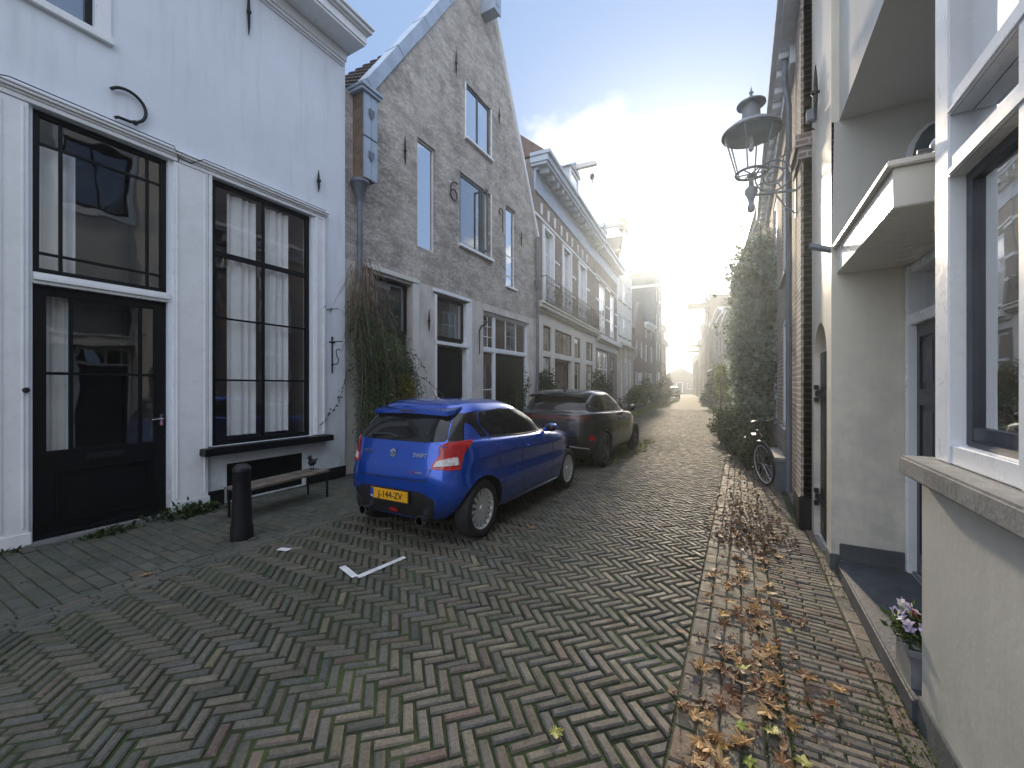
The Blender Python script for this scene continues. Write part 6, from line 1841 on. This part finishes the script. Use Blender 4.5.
part('rear_screen', project(bv2, rpoly([(-.66, 1.14), (-.57, 1.37), (-.48, 1.405), (.48, 1.405), (.57, 1.37), (.66, 1.14)], .04), 'y', -1, .004), K['carglass'], DCAR, smooth=True)
part('light_bar', project(bv2, rpoly([(-.86, .985), (-.84, 1.035), (.84, 1.035), (.86, .985), (.5, .955), (-.5, .955)], .02), 'y', -1, .01, .04), K['redd'], DCAR, smooth=True)
part('hatch_panel', project(bv2, rpoly([(-.60, .70), (-.66, .92), (.66, .92), (.60, .70)], .05), 'y', -1, .003), K['pianoblack'], DCAR, smooth=True)
part('diffuser', project(bv2, rpoly([(-.70, .29), (-.62, .42), (.62, .42), (.70, .29)], .04), 'y', -1, .006), K['plastic'], DCAR, smooth=True)
part('bumper_trim', project(bv2, strip([(-.80, .33), (-.66, .43), (-.4, .465), (.4, .465), (.66, .43), (.80, .33)], .022), 'y', -1, .014, .04), K['alloy'], DCAR, smooth=True)
seam(DCAR, bv2, 'y', -1, [(-.72, 1.06), (-.70, .72), (-.62, .60), (.62, .60), (.70, .72), (.72, 1.06)])
spo = MB()
tp = [(-.62, -.40), (-.5, -.46), (0, -.48), (.5, -.46), (.62, -.40), (.60, -.05), (0, .0), (-.60, -.05)]
zz2 = lambda x, y: 1.49 + (y + .2) * .14 - .05 * (abs(x) / .6) ** 3
a_ = [(x, y, zz2(x, y) + .012) for x, y in tp]; b_ = [(x, y, zz2(x, y) - .035) for x, y in tp]
spo.poly(a_); spo.poly(b_)
for i in range(8): spo.poly([a_[i], a_[(i + 1) % 8], b_[(i + 1) % 8], b_[i]])
part('roof_spoiler', spo, K['pianoblack'], DCAR, bevel=.012, smooth=True)
an = MB(); an.prism([(-.10, 1.525), (.06, 1.525), (.0, 1.575), (-.08, 1.585)], 'x', -.014, .014); ao_ = part('roof_fin', an, K['grey'], DCAR, bevel=.006)
plate = MB(); plate.box(-.26, .26, -.752, -.742, .50, .61); po = part('number_plate', plate, K['plateyellow'], DCAR, bevel=.004)

# distant silver car
FC = dup(DCAR, (-7.6, 56, 0), R(14), 'small pale silver car parked far away at the end of the street')
for ch in FC.children:
    if ch.name.startswith('body'):
        ch.data = ch.data.copy(); ch.data.materials[0] = K['silverpaint']
FC.name = 'silver_car'

# bicycles
def bicycle(name, label, loc, rz, lean=.0, fcol='iron', turn=.0):
    t = thing(name, label, 'bicycle', loc, rz)
    t.rotation_euler = (0, lean, rz)
    def P(y, z, x=0): return (x, y, z)
    m = MB()
    A_, B_, C_, D_, E_ = P(-.5, .34), P(-.08, .30), P(-.24, .82), P(.38, .86), P(.42, .72)
    for a, b, r in ((B_, C_, .017), (C_, D_, .015), (B_, E_, .019), (A_, B_, .011), (A_, C_, .010), (D_, E_, .020), (C_, P(-.27, .93), .013), (D_, P(.36, .98), .013)): m.tube([a, b], r, 7)
    m.tube([E_, P(.47, .55), P(.56, .34)], .012, 7)
    part('frame', m, K[fcol], t, smooth=True)
    for yy in (-.5, .56):
        w = thing_part('wheel', t)
        w.location = (0, yy, .34)
        if yy > 0: w.rotation_euler = (0, 0, turn)
        q = MB(); q.tube([(0, .325 * math.cos(a), .325 * math.sin(a)) for a in np.linspace(0, 2 * PI, 33)[:-1]], .018, 7, closed=True); part('tyre', q, K['rubber'], w, smooth=True)
        q = MB(); q.tube([(0, .30 * math.cos(a), .30 * math.sin(a)) for a in np.linspace(0, 2 * PI, 33)[:-1]], .009, 5, closed=True)
        for k_ in range(14):
            a = 2 * PI * k_ / 14; q.tube([(.02 * (-1) ** k_, .02 * math.cos(a + 1), .02 * math.sin(a + 1)), (0, .3 * math.cos(a), .3 * math.sin(a))], .0018, 3)
        part('rim', q, K['alloy'], w)
        q = MB(); q.tube([(0, .365 * math.cos(a), .365 * math.sin(a)) for a in np.linspace(.4, 2.7, 14)], .024, 5); part('mudguard', q, K[fcol], w, smooth=True)
    m = MB(); m.sphere((0, -.29, .95), .075, .13, .035); part('saddle', m, K['plastic'], t, smooth=True)
    m = MB(); m.tube([(-.28, .22, 1.02), (-.25, .30, 1.04), (-.1, .36, 1.0), (.1, .36, 1.0), (.25, .30, 1.04), (.28, .22, 1.02)], .012, 7); part('handlebar', m, K['iron'], t, smooth=True)
    m = MB(); m.box(-.07, .07, -.72, -.32, .70, .72); m.tube([(.06, -.68, .7), (.03, -.5, .36)], .007, 5); m.tube([(-.06, -.68, .7), (-.03, -.5, .36)], .007, 5); part('carrier', m, K['iron'], t)
    m = MB(); m.tube([(.05, -.08, .3), (.06, -.08 + .12, .20)], .009, 5); m.box(.05, .14, .01, .07, .19, .21); m.tube([(-.05, -.08, .3), (-.06, -.20, .40)], .009, 5); m.box(-.14, -.05, -.24, -.18, .39, .41); m.lathe([(.085, -.006), (.085, .006)], 16, (.03, -.08, .3), 'x'); part('crank', m, K['iron'], t)
    return t
bicycle('bicycle', 'black bicycle leaning against the brick house by the stone bench', (.34, 8.35, .0), R(182), .10, 'iron', .35)
bicycle('bicycle', 'dark bicycle parked on the left pavement just beyond the dark car', (-5.15, 20.5, 0), R(20), -.10, 'iron', .3)
bicycle('bicycle', 'bicycle parked near the shop house far down the right side', (-2.0, 35.5, 0), R(8), .08, 'iron', 0)

# ------------------------------------------------------------------ light, sky, haze, camera
SUN_AZ, SUN_EL = -8.2, 17.5         # degrees from +y (towards +x), elevation
sd = Vector((math.sin(R(SUN_AZ)) * math.cos(R(SUN_EL)), math.cos(R(SUN_AZ)) * math.cos(R(SUN_EL)), math.sin(R(SUN_EL))))
sl_ = bpy.data.lights.new('sun', 'SUN'); sl_.energy = 5.0; sl_.angle = R(2.0); sl_.color = (1, .84, .62)
so_ = bpy.data.objects.new('sun', sl_); COL.objects.link(so_)
so_.rotation_euler = (-sd).to_track_quat('-Z', 'Y').to_euler()
so_.location = (-6, 30, 40)

CLX, CLY = 7.7, 4.2
W_ = bpy.data.worlds.new('World'); scn.world = W_; W_.use_nodes = True
nt = W_.node_tree; nt.nodes.clear()
out = N(nt, 'ShaderNodeOutputWorld'); bg = N(nt, 'ShaderNodeBackground')
nt.links.new(bg.outputs[0], out.inputs[0])
sky = N(nt, 'ShaderNodeTexSky'); sky.sky_type = 'NISHITA'; sky.sun_disc = False
sky.sun_elevation = R(SUN_EL); sky.sun_rotation = R(SUN_AZ)
sky.air_density = 1.0; sky.dust_density = 2.0; sky.ozone_density = 2.0
tc = N(nt, 'ShaderNodeTexCoord')
gen = tc.outputs['Generated']
nrm = N(nt, 'ShaderNodeVectorMath', operation='NORMALIZE'); nt.links.new(gen, nrm.inputs[0])
dot = N(nt, 'ShaderNodeVectorMath', operation='DOT_PRODUCT'); nt.links.new(nrm.outputs[0], dot.inputs[0]); dot.inputs[1].default_value = sd
sepd = N(nt, 'ShaderNodeSeparateXYZ'); nt.links.new(nrm.outputs[0], sepd.inputs[0])
def mth(op, a, b=None, clamp=False):
    n = N(nt, 'ShaderNodeMath', operation=op, use_clamp=clamp)
    for i, v in enumerate((a, b)):
        if v is None: continue
        if hasattr(v, 'links'): nt.links.new(v, n.inputs[i])
        else: n.inputs[i].default_value = v
    return n.outputs[0]
dpos = mth('MAXIMUM', dot.outputs['Value'], 0.0)
# clouds on a flat layer overhead: direction divided by height
hz = mth('MAXIMUM', sepd.outputs[2], .03)
cx_ = mth('DIVIDE', sepd.outputs[0], mth('ADD', hz, .12)); cy_ = mth('DIVIDE', sepd.outputs[1], mth('ADD', hz, .12))
cv = N(nt, 'ShaderNodeCombineXYZ'); nt.links.new(cx_, cv.inputs[0]); nt.links.new(cy_, cv.inputs[1])
cmp_ = N(nt, 'ShaderNodeMapping'); cmp_.inputs['Location'].default_value = (CLX, CLY, 0); nt.links.new(cv.outputs[0], cmp_.inputs['Vector'])
cn = noise(nt, cmp_.outputs[0], 1.5, 8, .55)
cloud = ramp(nt, cn, .52, .60)
low = ramp(nt, sepd.outputs[2], .42, .62, 1, .0)
cloud = mth('MULTIPLY', cloud, low, True)
halo1 = mth('MULTIPLY', mth('POWER', dpos, 18.0), 1.35)
halo2 = mth('MULTIPLY', mth('POWER', dpos, 120.0), 9.0)
halo = mth('ADD', halo1, halo2)
hc = mixc(nt, 1.0, (1, .955, .87), (1, 1, 1), 'MULTIPLY')
ccol = N(nt, 'ShaderNodeMix'); ccol.data_type = 'RGBA'
skc = mixc(nt, .80, sky.outputs[0], (2.6, 3.85, 6.2))
# unseen white sky overhead and behind the camera, added as fill light
back = ramp(nt, sepd.outputs[1], .25, -.55)
zen = ramp(nt, sepd.outputs[2], .68, .95)
bz = mth('MAXIMUM', back, zen, True)
bn_ = ramp(nt, noise(nt, nrm.outputs[0], 2.2, 5), .3, .7, .65, 1.0)
skc = mixc(nt, mth('MULTIPLY', bz, bn_, True), skc, (12.4, 13.3, 15.3))
vadd = N(nt, 'ShaderNodeVectorMath', operation='SCALE'); nt.links.new(hc, vadd.inputs[0]); nt.links.new(halo, vadd.inputs['Scale'])
sk2 = N(nt, 'ShaderNodeVectorMath', operation='ADD'); nt.links.new(skc, sk2.inputs[0]); nt.links.new(vadd.outputs[0], sk2.inputs[1])
# clouds brighten towards the sun
cb_ = mth('ADD', mth('MULTIPLY', mth('POWER', dpos, 6.0), 6.0), 7.5)
cbv = N(nt, 'ShaderNodeVectorMath', operation='SCALE'); cbv.inputs[0].default_value = (1, .97, .92); nt.links.new(cb_, cbv.inputs['Scale'])
fin = mixc(nt, cloud, sk2.outputs[0], cbv.outputs[0])
nt.links.new(fin, bg.inputs[0])
bg.inputs[1].default_value = .15

# thin morning haze hanging in the street
hm = MB(); hm.box(-60, 45, -12, 140, -.05, 12.5)
hz_m, hnt, hout = newmat('haze')
vs_ = N(hnt, 'ShaderNodeVolumeScatter'); vs_.inputs['Color'].default_value = (.80, .90, 1, 1); vs_.inputs['Density'].default_value = .0023; vs_.inputs['Anisotropy'].default_value = .8
hnt.links.new(vs_.outputs[0], hout.inputs['Volume'])
structure(part('haze', hm, hz_m))

cam = bpy.data.cameras.new('camera'); co = bpy.data.objects.new('camera', cam); COL.objects.link(co)
cam.sensor_width = 36; cam.lens = 412 / 1024 * 36
cam.shift_y = 2 / 1024
cam.clip_end = 2000; cam.clip_start = .05
co.location = (0, 0, 1.6); co.rotation_euler = (R(90), 0, R(29))
scn.camera = co
scn.view_settings.view_transform = 'Standard'; scn.view_settings.look = 'None'; scn.view_settings.exposure = 0; scn.view_settings.gamma = 1
scn.cycles.use_denoising = True
try: scn.cycles.denoiser = 'OPENIMAGEDENOISE'
except Exception: pass
scn.cycles.max_bounces = 7; scn.cycles.diffuse_bounces = 3; scn.cycles.glossy_bounces = 3; scn.cycles.transparent_max_bounces = 10; scn.cycles.volume_bounces = 0
scn.cycles.caustics_reflective = False; scn.cycles.caustics_refractive = False
scn.cycles.sample_clamp_indirect = 6
